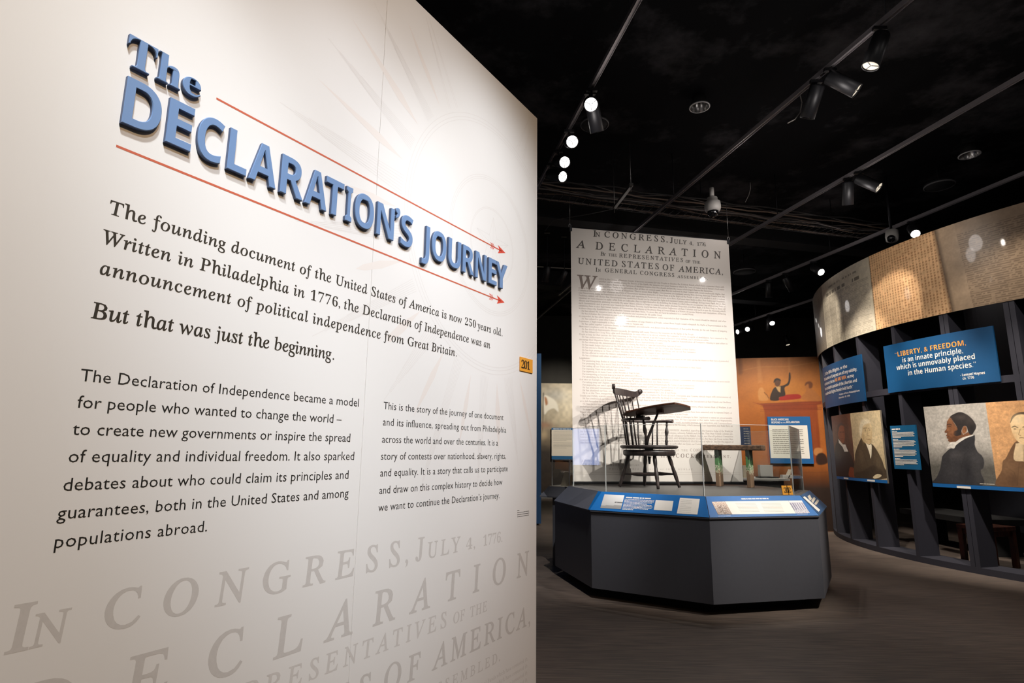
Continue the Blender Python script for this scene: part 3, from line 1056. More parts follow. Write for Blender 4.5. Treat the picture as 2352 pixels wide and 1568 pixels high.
for row in range(5):
    ink = Ink(BS, .0012)
    for w_, x0, x1, y0, y1, cap, r_ in HEADING:
        if r_ == row:
            (u0, v0), (u1, v1) = hb(x0, y0), hb(x1, y1); ink.line(w_, u0, u1, (v0 + v1) / 2, cap * .0057, 'serif', True)
    ink.build('heading_line', [bi_dark, bi_mid], bn)
ink = Ink(BS, .0012)
a0, b0 = bpx(1330, 662); a1, b1 = bpx(1373, 661)
ink.line('W', a0, a1, b0 - .0, .165, 'serif', mode='scale', mi=1)
ink.build('initial_letter', [bi_dark, bi_mid], bn)

DECL = [
    "HEN in the Course of human Events, it becomes necessary for one People to dissolve the Political Bands which have connected them with another, and to assume among the Powers of the Earth, the separate and equal Station to which the Laws of Nature and of Nature's God entitle them, a decent Respect to the Opinions of Mankind requires that they should declare the causes which impel them to the Separation.",
    "We hold these Truths to be self-evident, that all Men are created equal, that they are endowed by their Creator with certain unalienable Rights, that among these are Life, Liberty, and the Pursuit of Happiness. That to secure these Rights, Governments are instituted among Men, deriving their just Powers from the Consent of the Governed, that whenever any Form of Government becomes destructive of these Ends, it is the Right of the People to alter or to abolish it, and to institute new Government, laying its Foundation on such Principles, and organizing its Powers in such Form, as to them shall seem most likely to effect their Safety and Happiness. Prudence, indeed, will dictate that Governments long established should not be changed for light and transient Causes; and accordingly all Experience hath shewn, that Mankind are more disposed to suffer, while Evils are sufferable, than to right themselves by abolishing the Forms to which they are accustomed. But when a long Train of Abuses and Usurpations, pursuing invariably the same Object, evinces a Design to reduce them under absolute Despotism, it is their Right, it is their Duty, to throw off such Government, and to provide new Guards for their future Security. Such has been the patient Sufferance of these Colonies; and such is now the Necessity which constrains them to alter their former Systems of Government. The History of the present King of Great-Britain is a History of repeated Injuries and Usurpations, all having in direct Object the Establishment of an absolute Tyranny over these States. To prove this, let Facts be submitted to a candid World.",
    "He has refused his Assent to Laws, the most wholesome and necessary for the public Good.",
    "He has forbidden his Governors to pass Laws of immediate and pressing Importance, unless suspended in their Operation till his Assent should be obtained; and when so suspended, he has utterly neglected to attend to them.",
    "He has refused to pass other Laws for the Accommodation of large Districts of People, unless those People would relinquish the Right of Representation in the Legislature, a Right inestimable to them, and formidable to Tyrants only.",
    "He has called together Legislative Bodies at Places unusual, uncomfortable, and distant from the Depository of their public Records, for the sole Purpose of fatiguing them into Compliance with his Measures.",
    "He has dissolved Representative Houses repeatedly, for opposing with manly Firmness his Invasions on the Rights of the People.",
    "He has refused for a long Time, after such Dissolutions, to cause others to be elected; whereby the Legislative Powers, incapable of Annihilation, have returned to the People at large for their exercise; the State remaining in the mean time exposed to all the Dangers of Invasion from without, and Convulsions within.",
    "He has endeavoured to prevent the Population of these States; for that Purpose obstructing the Laws for Naturalization of Foreigners; refusing to pass others to encourage their Migrations hither, and raising the Conditions of new Appropriations of Lands.",
    "He has obstructed the Administration of Justice, by refusing his Assent to Laws for establishing Judiciary Powers.",
    "He has made Judges dependent on his Will alone, for the Tenure of their Offices, and the Amount and Payment of their Salaries.",
    "He has erected a Multitude of new Offices, and sent hither Swarms of Officers to harrass our People, and eat out their Substance.",
    "He has kept among us, in Times of Peace, Standing Armies, without the consent of our Legislatures.",
    "He has affected to render the Military independent of and superior to the Civil Power.",
    "He has combined with others to subject us to a Jurisdiction foreign to our Constitution, and unacknowledged by our Laws; giving his Assent to their Acts of pretended Legislation:",
    "For quartering large Bodies of Armed Troops among us:",
    "For protecting them, by a mock Trial, from Punishment for any Murders which they should commit on the Inhabitants of these States:",
    "For cutting off our Trade with all Parts of the World:",
    "For imposing Taxes on us without our Consent:",
    "For depriving us, in many Cases, of the Benefits of Trial by Jury:",
    "For transporting us beyond Seas to be tried for pretended Offences:",
    "For abolishing the free System of English Laws in a neighbouring Province, establishing therein an arbitrary Government, and enlarging its Boundaries, so as to render it at once an Example and fit Instrument for introducing the same absolute Rule into these Colonies:",
    "For taking away our Charters, abolishing our most valuable Laws, and altering fundamentally the Forms of our Governments:",
    "For suspending our own Legislatures, and declaring themselves invested with Power to legislate for us in all Cases whatsoever.",
    "He has abdicated Government here, by declaring us out of his Protection and waging War against us.",
    "He has plundered our Seas, ravaged our Coasts, burnt our Towns, and destroyed the Lives of our People.",
    "He is, at this Time, transporting large Armies of foreign Mercenaries to compleat the Works of Death, Desolation, and Tyranny, already begun with circumstances of Cruelty and Perfidy, scarcely paralleled in the most barbarous Ages, and totally unworthy the Head of a civilized Nation.",
    "He has constrained our fellow Citizens taken Captive on the high Seas to bear Arms against their Country, to become the Executioners of their Friends and Brethren, or to fall themselves by their Hands.",
    "He has excited domestic Insurrections amongst us, and has endeavoured to bring on the Inhabitants of our Frontiers, whose known Rule of Warfare, is an undistinguished Destruction, of all Ages, Sexes and Conditions.",
    "In every stage of these Oppressions we have Petitioned for Redress in the most humble Terms: Our repeated Petitions have been answered only by repeated Injury. A Prince, whose Character is thus marked by every act which may define a Tyrant, is unfit to be the Ruler of a free People.",
    "Nor have we been wanting in Attentions to our British Brethren. We have warned them from Time to Time of Attempts by their Legislature to extend an unwarrantable Jurisdiction over us. We have reminded them of the Circumstances of our Emigration and Settlement here. We have appealed to their native Justice and Magnanimity, and we have conjured them by the Ties of our common Kindred to disavow these Usurpations, which, would inevitably interrupt our Connections and Correspondence. They too have been deaf to the Voice of Justice and of Consanguinity. We must, therefore, acquiesce in the Necessity, which denounces our Separation, and hold them, as we hold the rest of Mankind, Enemies in War, in Peace, Friends.",
    "We, therefore, the Representatives of the UNITED STATES OF AMERICA, in GENERAL CONGRESS, Assembled, appealing to the Supreme Judge of the World for the Rectitude of our Intentions, do, in the Name, and by Authority of the good People of these Colonies, solemnly Publish and Declare, That these United Colonies are, and of Right ought to be, FREE AND INDEPENDENT STATES; that they are absolved from all Allegiance to the British Crown, and that all political Connection between them and the State of Great-Britain, is and ought to be totally dissolved; and that as FREE AND INDEPENDENT STATES, they have full Power to levy War, conclude Peace, contract Alliances, establish Commerce, and to do all other Acts and Things which INDEPENDENT STATES may of right do. And for the support of this Declaration, with a firm Reliance on the Protection of divine Providence, we mutually pledge to each other our Lives, our Fortunes, and our sacred Honor.",
]
aL, zt = bpx(1329, 644); aR, _ = bpx(1664, 668)
_, zend = bpx(1345, 1018)
zfirst = bpx(1378, 640)[1]; aW = bpx(1376, 640)[0]


def adv(t):
    return sum(glyph(c, 'serif')[2] for c in t)


def wrap(size):
    lines = []; n = 0
    for pi, par in enumerate(DECL):
        cur = ''; first = True
        for w in par.split(' '):
            ind = (aW - aL) if (len(lines) < 4) else (.035 if (first and pi) else 0.)
            if adv(cur + ' ' + w) * size > (aR - aL - ind) and cur:
                lines.append((ind, cur, True)); cur = w; first = False
            else: cur = (cur + ' ' + w) if cur else w
        ind = (aW - aL) if (len(lines) < 4) else (.035 if (first and pi) else 0.)
        lines.append((ind, cur, False))
    return lines


size = .0285
lines = wrap(size)
step = (zfirst - .012 - zend) / (len(lines) - 1)
ink = Ink(BS, .0012)
for i, (ind, t, just) in enumerate(lines):
    b = zfirst - .012 - i * step; a0 = aL + ind
    if just: ink.line(t, a0, aR, b, size * .66, 'serif', mode='scale')
    else: ink.line(t, a0, a0 + adv(t) * size, b, size * .66, 'serif', mode='scale')
ink.build('printed_body_text', [bi_soft], bn)
ink = Ink(BS, .0012)
bline('Signed by Order and in Behalf of the CONGRESS,', 1392, 1034, 1640, 1036.5, .030, 1)
bline('JOHN HANCOCK, President.', 1470, 1048.5, 1678, 1052.5, .044, 0)
bline('Attest.', 1336, 1060, 1366, 1060, .020, 1)
bline('CHARLES THOMSON, Secretary.', 1338, 1069, 1470, 1070, .024, 1)
bline('PHILADELPHIA: Printed by JOHN DUNLAP.', 1400, 1078.5, 1592, 1079, .018, 1)
a0, b0 = bpx(1322, 1084); a1, b1 = bpx(1700, 1084)
for q in (0, .022): ink.rect(a0, b0 - q, a1, b0 - q + .0018, 1)
ink.build('printed_imprint', [bi_mid, bi_soft], bn)

# ================================================================== WRITING-ARM CHAIR
CH0 = np.array([1.56, 6.70]); FA = math.radians(-38)
FV = np.array([math.cos(FA), math.sin(FA), 0]); LV = np.array([-math.sin(FA), math.cos(FA), 0])


def cw(f, l, z): return np.array([CH0[0], CH0[1], ZU]) + FV * f + LV * l + np.array([0, 0, z])


chair_w = wood('dark_chair_wood', (34, 28, 28), (66, 54, 50), (20, 20, 4), .38)
tab_w = wood('brown_tablet_wood', (58, 34, 24), (98, 60, 42), (3, 25, 25), .42)
ch = thing('windsor_chair', 'dark wooden comb-back chair with a writing arm standing on the plinth', 'chair', (CH0[0], CH0[1], ZU))
G().lathe([(.02, .428), (.30, .428), (.318, .44), (.322, .455), (.31, .466), (.26, .462), (.1, .456), (.01, .455)], (CH0[0], CH0[1], ZU), seg=40).build('seat', chair_w, ch)
G().lathe([(.05, .415), (.05, .43)], (CH0[0], CH0[1], ZU), seg=16).build('swivel', steel, ch)
G().lathe([(.02, .350), (.27, .350), (.288, .362), (.290, .395), (.28, .416), (.02, .416)], (CH0[0], CH0[1], ZU), seg=40).build('seat_base', chair_w, ch)


def turned(p0, p1, prof, name, par=ch, m=None, seg=10):
    p0 = np.array(p0); p1 = np.array(p1); L = np.linalg.norm(p1 - p0)
    return G().lathe([(r, t * L) for r, t in prof], p0, p1 - p0, seg=seg).build(name, m or chair_w, par)


legp = [(.016, 0), (.017, .08), (.019, .16), (.0175, .20), (.021, .30), (.022, .42), (.019, .56), (.016, .64), (.021, .72), (.023, .82), (.020, .93), (.017, 1.)]
ZF = ZU + .008
feet = [np.array([1.22, 6.714, ZF]), np.array([1.568, 7.02, ZF]), np.array([1.572, 6.388, ZF]), np.array([1.878, 6.664, ZF])]
mid = []
for ft in feet:
    tp = np.array([CH0[0], CH0[1], ZU + .36]) + (ft - [CH0[0], CH0[1], ZU]) * .66
    turned(ft, tp, legp, 'leg'); mid.append(ft + (tp - ft) * .40)
stp = [(.010, 0), (.011, .1), (.014, .25), (.021, .42), (.022, .5), (.021, .58), (.014, .75), (.011, .9), (.010, 1)]
turned(mid[0], mid[2], stp, 'stretcher'); turned(mid[1], mid[3], stp, 'stretcher')
turned((mid[0] + mid[2]) / 2, (mid[1] + mid[3]) / 2, stp, 'stretcher')
# arm bow
R_A = .315
arc = [cw(.16, -R_A * 1.02, .748), cw(.07, -R_A * 1.0, .748)] + [cw(-R_A * math.sin(q) * .86 + .0, -R_A * math.cos(q), .748) for q in np.linspace(.05, math.pi - .05, 22)] + [cw(.07, R_A, .748), cw(.16, R_A * 1.02, .748)]
rad = [.034, .026] + [.024] * 22 + [.026, .034]
G().tube(arc, rad, 10, flat=((0, 0, 1), .62)).build('arm_rail', chair_w, ch)
armp = [(.012, 0), (.014, .10), (.019, .2), (.012, .30), (.016, .34), (.012, .38), (.020, .52), (.022, .60), (.014, .74), (.010, .80), (.014, .86), (.011, 1)]
for s_ in (-1, 1): turned(cw(.10, .255 * s_, .46), cw(.09, R_A * s_, .74), armp, 'arm_post')
for q in np.linspace(.30, math.pi - .30, 9):
    turned(cw(-.245 * math.sin(q), -.262 * math.cos(q), .458), cw(-R_A * .86 * math.sin(q), -R_A * math.cos(q), .745), [(.0085, 0), (.010, .4), (.0075, 1)], 'spindle', seg=8)
for s_ in (-1, 1):
    turned(cw(-.02, .27 * s_, .458), cw(-.03, R_A * s_, .745), [(.0085, 0), (.010, .4), (.0075, 1)], 'spindle', seg=8)


def crest_pt(t, z, dd=0.):       # t -1..1 across the crest (negative = sitter's right, towards the viewer)
    return cw(-.335 + .085 * t * t - dd, .335 * t, z)


for t in np.linspace(-.86, .86, 8):
    l = .262 * t
    f = -math.sqrt(max(R_A ** 2 - l * l, 0)) * .86
    turned(cw(f, l, .748), crest_pt(t, 1.06), [(.0085, 0), (.008, .5), (.006, 1)], 'spindle', seg=8)
cg = G()
rings = []
for t in np.linspace(-1, 1, 33):
    top = 1.118 + .010 * math.cos(t * math.pi * .9) + (.030 * max(0, abs(t) - .80) / .20)
    bot = 1.048 + (.035 * max(0, abs(t) - .86) / .14)
    th = .011
    rings.append([crest_pt(t, bot, -th), crest_pt(t, top, -th * .8), crest_pt(t, top, th * .8), crest_pt(t, bot, th)])
cg.loft(rings, smooth=False)
for s_ in (-1, 1):
    c = crest_pt(s_, 1.117); cg.lathe([(.001, -.017), (.028, -.017), (.031, -.010), (.031, .010), (.028, .017), (.001, .017)], c, FV * .8 - LV * .5 * s_, seg=18)
cg.build('crest_rail', chair_w, ch)
# writing tablet: pear-shaped board on the near arm, outer edge raised
tq = [((1430, 954), 6.52), ((1438, 948), 6.44), ((1462, 942), 6.36), ((1490, 936), 6.26), ((1520, 931), 6.16), ((1550, 927.5), 6.08), ((1570, 931.5), 6.12),
      ((1586, 936.5), 6.17), ((1586.5, 941.5), 6.24), ((1565, 945.5), 6.34), ((1538, 949.5), 6.42), ((1508, 952.5), 6.48), ((1478, 954.5), 6.52), ((1448, 957.5), 6.55)]
tp = [at_Y(x, y, Y) for (x, y), Y in tq]
G().prism(tp, (0, 0, .020)).build('writing_tablet', tab_w, ch, bevel=.004)
bk = at_Y(1511, 946, 6.34)
G().tube([at_Y(1485, 1021, 6.43), at_Y(1489, 1004, 6.42), at_Y(1512, 946, 6.36)], [.026, .024, .017], 8, flat=(FV, .5)).build('tablet_brace', chair_w, ch)
G().box(at_Y(1516, 944.5, 6.33), (FV, LV, (0, 0, 1)), (.07, .05, .035)).build('brace_block', tab_w, ch, bevel=.004)
G().box(at_Y(1471, 957, 6.50), (FV, LV, (0, 0, 1)), (.09, .05, .022)).build('tablet_block', chair_w, ch, bevel=.004)
turned(cw(.02, -.04, .345), cw(.02, -.04, .26), [(.018, 0), (.014, .6), (.010, 1)], 'pivot_pin')

# ================================================================== PAINTED BENCH
BE0 = np.array([2.642, 7.050, ZU + .001]); bu = np.array([.80, -.60, 0]); bv = np.array([.60, .80, 0])
benchw = wood('worn_bench_wood', (74, 56, 44), (128, 100, 78), (3, 20, 20), .6)


def peel_mat():
    m = bpy.data.materials.new('peeling_green_paint'); m.use_nodes = True
    nt = m.node_tree; b = nt.nodes['Principled BSDF']; L = nt.links.new
    tc = nt.nodes.new('ShaderNodeTexCoord'); sx = nt.nodes.new('ShaderNodeSeparateXYZ'); L(tc.outputs['Object'], sx.inputs[0])
    n = nt.nodes.new('ShaderNodeTexNoise'); n.inputs['Scale'].default_value = 30; n.inputs['Detail'].default_value = 4; L(tc.outputs['Object'], n.inputs['Vector'])
    ad = nt.nodes.new('ShaderNodeMath'); ad.operation = 'MULTIPLY_ADD'; ad.inputs[1].default_value = .22; L(n.outputs['Fac'], ad.inputs[0]); L(sx.outputs['Z'], ad.inputs[2])
    r = nt.nodes.new('ShaderNodeValToRGB'); r.color_ramp.interpolation = 'CONSTANT'
    e = r.color_ramp.elements; e[0].position = 0; e[0].color = (*lin((140, 112, 88)), 1); e[1].position = .27; e[1].color = (*lin((196, 190, 160)), 1)
    for p, c in ((.305, (118, 150, 106)), (.33, (206, 204, 178)), (.35, (92, 138, 88)), (.44, (52, 56, 50))):
        x = e.new(p); x.color = (*lin(c), 1)
    L(ad.outputs[0], r.inputs['Fac']); L(r.outputs['Color'], b.inputs['Base Color']); b.inputs['Roughness'].default_value = .6
    return m


be = thing('wooden_bench', 'small worn wooden bench with peeling green paint beside the chair', 'bench', BE0)
L_ = .70


def bq(a, b, z): return BE0 + bu * a + bv * b + np.array([0, 0, z])


G().box(bq(0, 0, .452), (bu, bv, (0, 0, 1)), (L_, .16, .062)).build('bench_top', benchw, be, bevel=.012)
pm = peel_mat()
for a in (-.178, .178):
    G().loft([[bq(a + i * .022 - .0, j * .075, z) for i, j in ((-1, -1), (1, -1), (1, 1), (-1, 1))] for z in (0, .425)]).build('leg', pm, be, bevel=.004)

# ================================================================== CURVED DISPLAY FRAME
framem = mat('slate_frame_paint', (46, 46, 56), .6, var=.08, vscale=12)
cy = Cyl(CR)
rad = math.radians
fr = thing('curved_frame', 'tall curved slate grey stud frame carrying portraits and quotes', 'display frame', (CC[0] - CR, CC[1], 0))


def arc_bar(t0, t1, r0, r1, z0, z1, n=48):
    rings = []
    for t in np.linspace(rad(t0), rad(t1), n):
        c, s = math.cos(t), math.sin(t)
        rings.append([(CC[0] + r * c, CC[1] + r * s, z) for r, z in ((r0, z0), (r1, z0), (r1, z1), (r0, z1))])
    return G().loft(rings)


def fin(t, w=.055, depth=.30, r1=CR, z0=.075, z1=3.95, dt=0.):
    t = rad(t) + dt; c = np.array([math.cos(t), math.sin(t), 0]); s = np.array([-c[1], c[0], 0])
    return G().box(np.array([CC[0], CC[1], (z0 + z1) / 2]) + c * (r1 - depth / 2), (c, s, (0, 0, 1)), (depth, w, z1 - z0))


arc_bar(152.8, 224, CR - .36, CR, 0, .075).build('base_rail', framem, fr)
arc_bar(152.8, 224, CR - .09, CR - .002, 2.19, 2.275).build('mid_rail', framem, fr)
for t in (153.6, 160.7, 170.2, 179.7, 189.0, 216.2):
    fin(t).build('stud', framem, fr)
for t in (198.2, 207.0):
    for dt in (-.0062, .0062): fin(t, .052, dt=dt).build('stud', framem, fr)

# --- ribbon of enlarged documents round the top
FS = Cyl(CR + .012)
rb = thing('document_ribbon', 'curved ribbon of enlarged aged manuscripts round the top of the frame', 'banner', FS(0, 3.14, 0))
R0, R1 = (rad(152.9) - math.pi) * CR, (rad(222) - math.pi) * CR
slab(FS, R0, 3.125, R1, 4.235, .010, d0=-.011, na=60).build('backing_sheet', mat('ribbon_backing', (92, 84, 76), .7), rb)
P = Paint(FS, R0, 3.125, R1, 4.235, 760, 150, (176, 166, 150))
# zones by angle read off the photograph
e01 = FS.px(1890, 700)[0]; e12 = FS.px(2007, 700)[0]; e23t = FS.px(2149, 545)[0]; e23b = FS.px(2188, 716)[0]
A, B = P.A, P.B
edge3 = e23b + (e23t - e23b) * (B - 3.125) / 1.1
z0m = A < e01; z1m = (A >= e01) & (A < e12); z2m = (A >= e12) & (A < edge3); z3m = A >= edge3
for msk, col in ((z0m, (150, 140, 126)), (z1m, (206, 196, 176)), (z2m, (228, 186, 140)), (z3m, (172, 148, 122))):
    P.C[msk] = lin(col)
P.noise(.25, .16); P.noise(.05, .10); P.noise(.015, .08)
rs = np.random.RandomState(5)


def rows(mask, pitch, duty, col, alpha, slope=0., cell=.02, thr=.25):
    b = B + slope * A; k = np.floor(b / pitch); fr_ = b / pitch - k
    N = rs.rand(4096); w = N[((k * 131 + np.floor(A / cell) * 17).astype(int)) % 4096]
    on = mask & (fr_ < duty) & (w > thr)
    P.mix(np.where(on, alpha, 0.), col)


mid1 = (A > e01 + .05) & (A < e12 - .06)
rows(mid1 & (B < 3.95), .024, .45, (120, 108, 92), .40, cell=.03)
e11 = (e01 + e12) / 2
P.mix(np.where((np.abs(A - e11) < .008) & (B < 4.0), .5, 0), (100, 90, 78))
P.mix(np.where(z1m & (np.abs(A - e11 + .33) < .12) & (B < 3.95), .35, 0), (120, 110, 96))
rows(z1m & (A > e01 + .22) & (A < e12 - .25) & (B > 3.97) & (B < 4.05), .09, .7, (74, 64, 54), .75, cell=.03, thr=.35)
rows(z1m & (A > e01 + .35) & (A < e12 - .3) & (B > 4.09) & (B < 4.16), .08, .5, (84, 74, 62), .6, cell=.02, thr=.4)
# ruled manuscript columns on the tan sheet
col_ph = ((A - e12) / .045) % 1
P.mix(np.where(z2m & (col_ph < .40), .20, 0), (160, 106, 64))
rows(z2m & (col_ph < .55), .036, .5, (142, 86, 42), .62, cell=.045, thr=.22)
P.mix(np.clip(1 - np.abs(A - edge3) / .05, 0, 1) * .8, (64, 46, 34))
P.mix(np.where(np.abs(A - e12) < .006, .7, 0), (110, 90, 66))
P.mix(np.where(np.abs(A - e01) < .008, .8, 0), (78, 68, 58))
rows(z3m & (A > edge3 + .24) & (B < 4.1), .026, .5, (96, 78, 62), .6, slope=.02, cell=.02, thr=.2)
P.mix(np.where(z3m & (A > edge3 + .24), .16, 0), (120, 98, 76))
rows(z0m, .05, .4, (110, 100, 88), .3, slope=.6, cell=.05, thr=.4)
P.build('manuscript_print', rb, .001, attr_mat('glossy_print_ink', .42, .35))

# --- quote panels
QS = Cyl(CR + .03)


def cyl_panel(corners, th=.02):
    """bounds from the photo corners: ul, ur, lr, ll"""
    c = [QS.px(*p) for p in corners]
    return (c[0][0] + c[3][0]) / 2, (c[2][1] + c[3][1]) / 2, (c[1][0] + c[2][0]) / 2, (c[0][1] + c[1][1]) / 2


quote_blue = mat('quote_blue', (15, 74, 120), .5, var=.08, vscale=6)
qorange = mat('quote_orange', (246, 164, 74), .5)
a0, b0, a1, b1 = cyl_panel([(2028, 793), (2278, 751), (2300, 877), (2040, 901)])
q = thing('quote_panel', 'large blue quote panel beginning LIBERTY and FREEDOM under the manuscript ribbon', 'sign', QS((a0 + a1) / 2, b0))
slab(QS, a0, b0, a1, b1, .022, d0=-.024, na=12).build('board', quote_blue, q)
z = zc(QS, 2020, 720, 5.6)
ink = Ink(QS, .0006)


def qline(t, p0, p1, cap, mi, style='semi', ink_=None, zz=None):
    (x0, y0), (x1, y1) = (zz or z)([p0, p1]); (ink_ or ink).line(t, x0, x1, (y0 + y1) / 2, cap, style, mode='scale', mi=mi)


qline('\u201cLIBERTY, & FREEDOM,', (200, 548), (1115, 418), .066, 1)
qline('is an innate principle,', (293, 618), (1078, 520), .066, 0)
qline('which is unmovably placed', (222, 720), (1232, 590), .066, 0)
qline('in the Human species.\u201d', (365, 790), (1248, 690), .066, 0)
ink.build('printed_quote', [white, qorange], q)
ink = Ink(QS, .0006)
qline('- Lemuel Haynes', (1040, 803), (1360, 778), .032, 0)
qline('ca. 1776', (1070, 848), (1220, 836), .032, 0)
ink.build('printed_attribution', [white], q)

a0, b0, a1, b1 = cyl_panel([(1890, 842), (1976, 817), (1988, 923), (1892, 938)])
a0 = QS.px(1892, 890)[0]
q = thing('quote_panel', 'narrower blue quote panel with WE ARE MEN in orange at the left bend', 'sign', QS((a0 + a1) / 2, b0))
slab(QS, a0, b0, a1, b1, .022, d0=-.024, na=16).build('board', quote_blue, q)
ink = Ink(QS, .0006); W_ = a1 - a0
for k, t in enumerate(('\u201c...if the Bill of Rights, or the', 'Declaration of Congress are of any validity,', None, 'be admitted to partake of the Liberties and', 'unalienable Rights therein held forth.\u201d')):
    bb = b1 - .145 - k * .083
    if t is None:
        ink.line('we beseech that as', a0 + .10, a0 + .10 + W_ * .36, bb, .050, 'semi', mode='scale')
        ink.line('WE ARE MEN,', a0 + .12 + W_ * .36, a0 + .12 + W_ * .64, bb, .056, 'semi', mode='scale', mi=1)
        ink.line('we may', a0 + .14 + W_ * .64, a0 + W_ * .86, bb, .050, 'semi', mode='scale')
    else:
        fr_ = (.72, .90, 0, .88, .80)[k]; ink.line(t, a0 + .10, a0 + .10 + W_ * fr_ * .95, bb, .050, 'semi', mode='scale')
ink.build('printed_quote', [white, qorange], q)
ink = Ink(QS, .0006)
ink.line('- Petition of Black Philadelphians', a0 + W_ * .5, a0 + W_ * .93, b0 + .155, .026, 'semi', mode='scale')
ink.line('December 30, 1799', a0 + W_ * .5, a0 + W_ * .75, b0 + .105, .026, 'semi', mode='scale')
ink.build('printed_attribution', [white], q)

# --- portrait panels (generic likenesses)
strip_blue = mat('strip_blue', (24, 98, 166), .5)


def portrait_panel(corners, label, draw, n, m=20, curved=.022):
    a0, b0, a1, b1 = corners
    t = thing('portrait_panel', label, 'portrait', QS((a0 + a1) / 2, b0))
    slab(QS, a0, b0, a1, b1, .022, d0=-.024, na=14).build('board', mat('portrait_board', (120, 112, 100), .6), t)
    P = Paint(QS, a0, b0 + .045, a1, b1, n, int(n * (b1 - b0 - .045) / (a1 - a0)), (180, 172, 160))
    draw(P); P.build('portrait_print', t, .0008)
    slab(QS, a0, b0, a1, b0 + .044, .0012, d0=-.001, na=14).build('caption_strip', strip_blue, t)
    return t


c2 = (QS.px(2119, 935)[0] * .5 + QS.px(2145, 1117)[0] * .5, .972, QS.px(2119, 935)[0] + 1.78, 1.975)
zz = zc(QS, 2090, 900, 6.534)
dv = np.array(zz([(1137, 180), (1310, 1420)])); dva = dv[:, 0].mean()


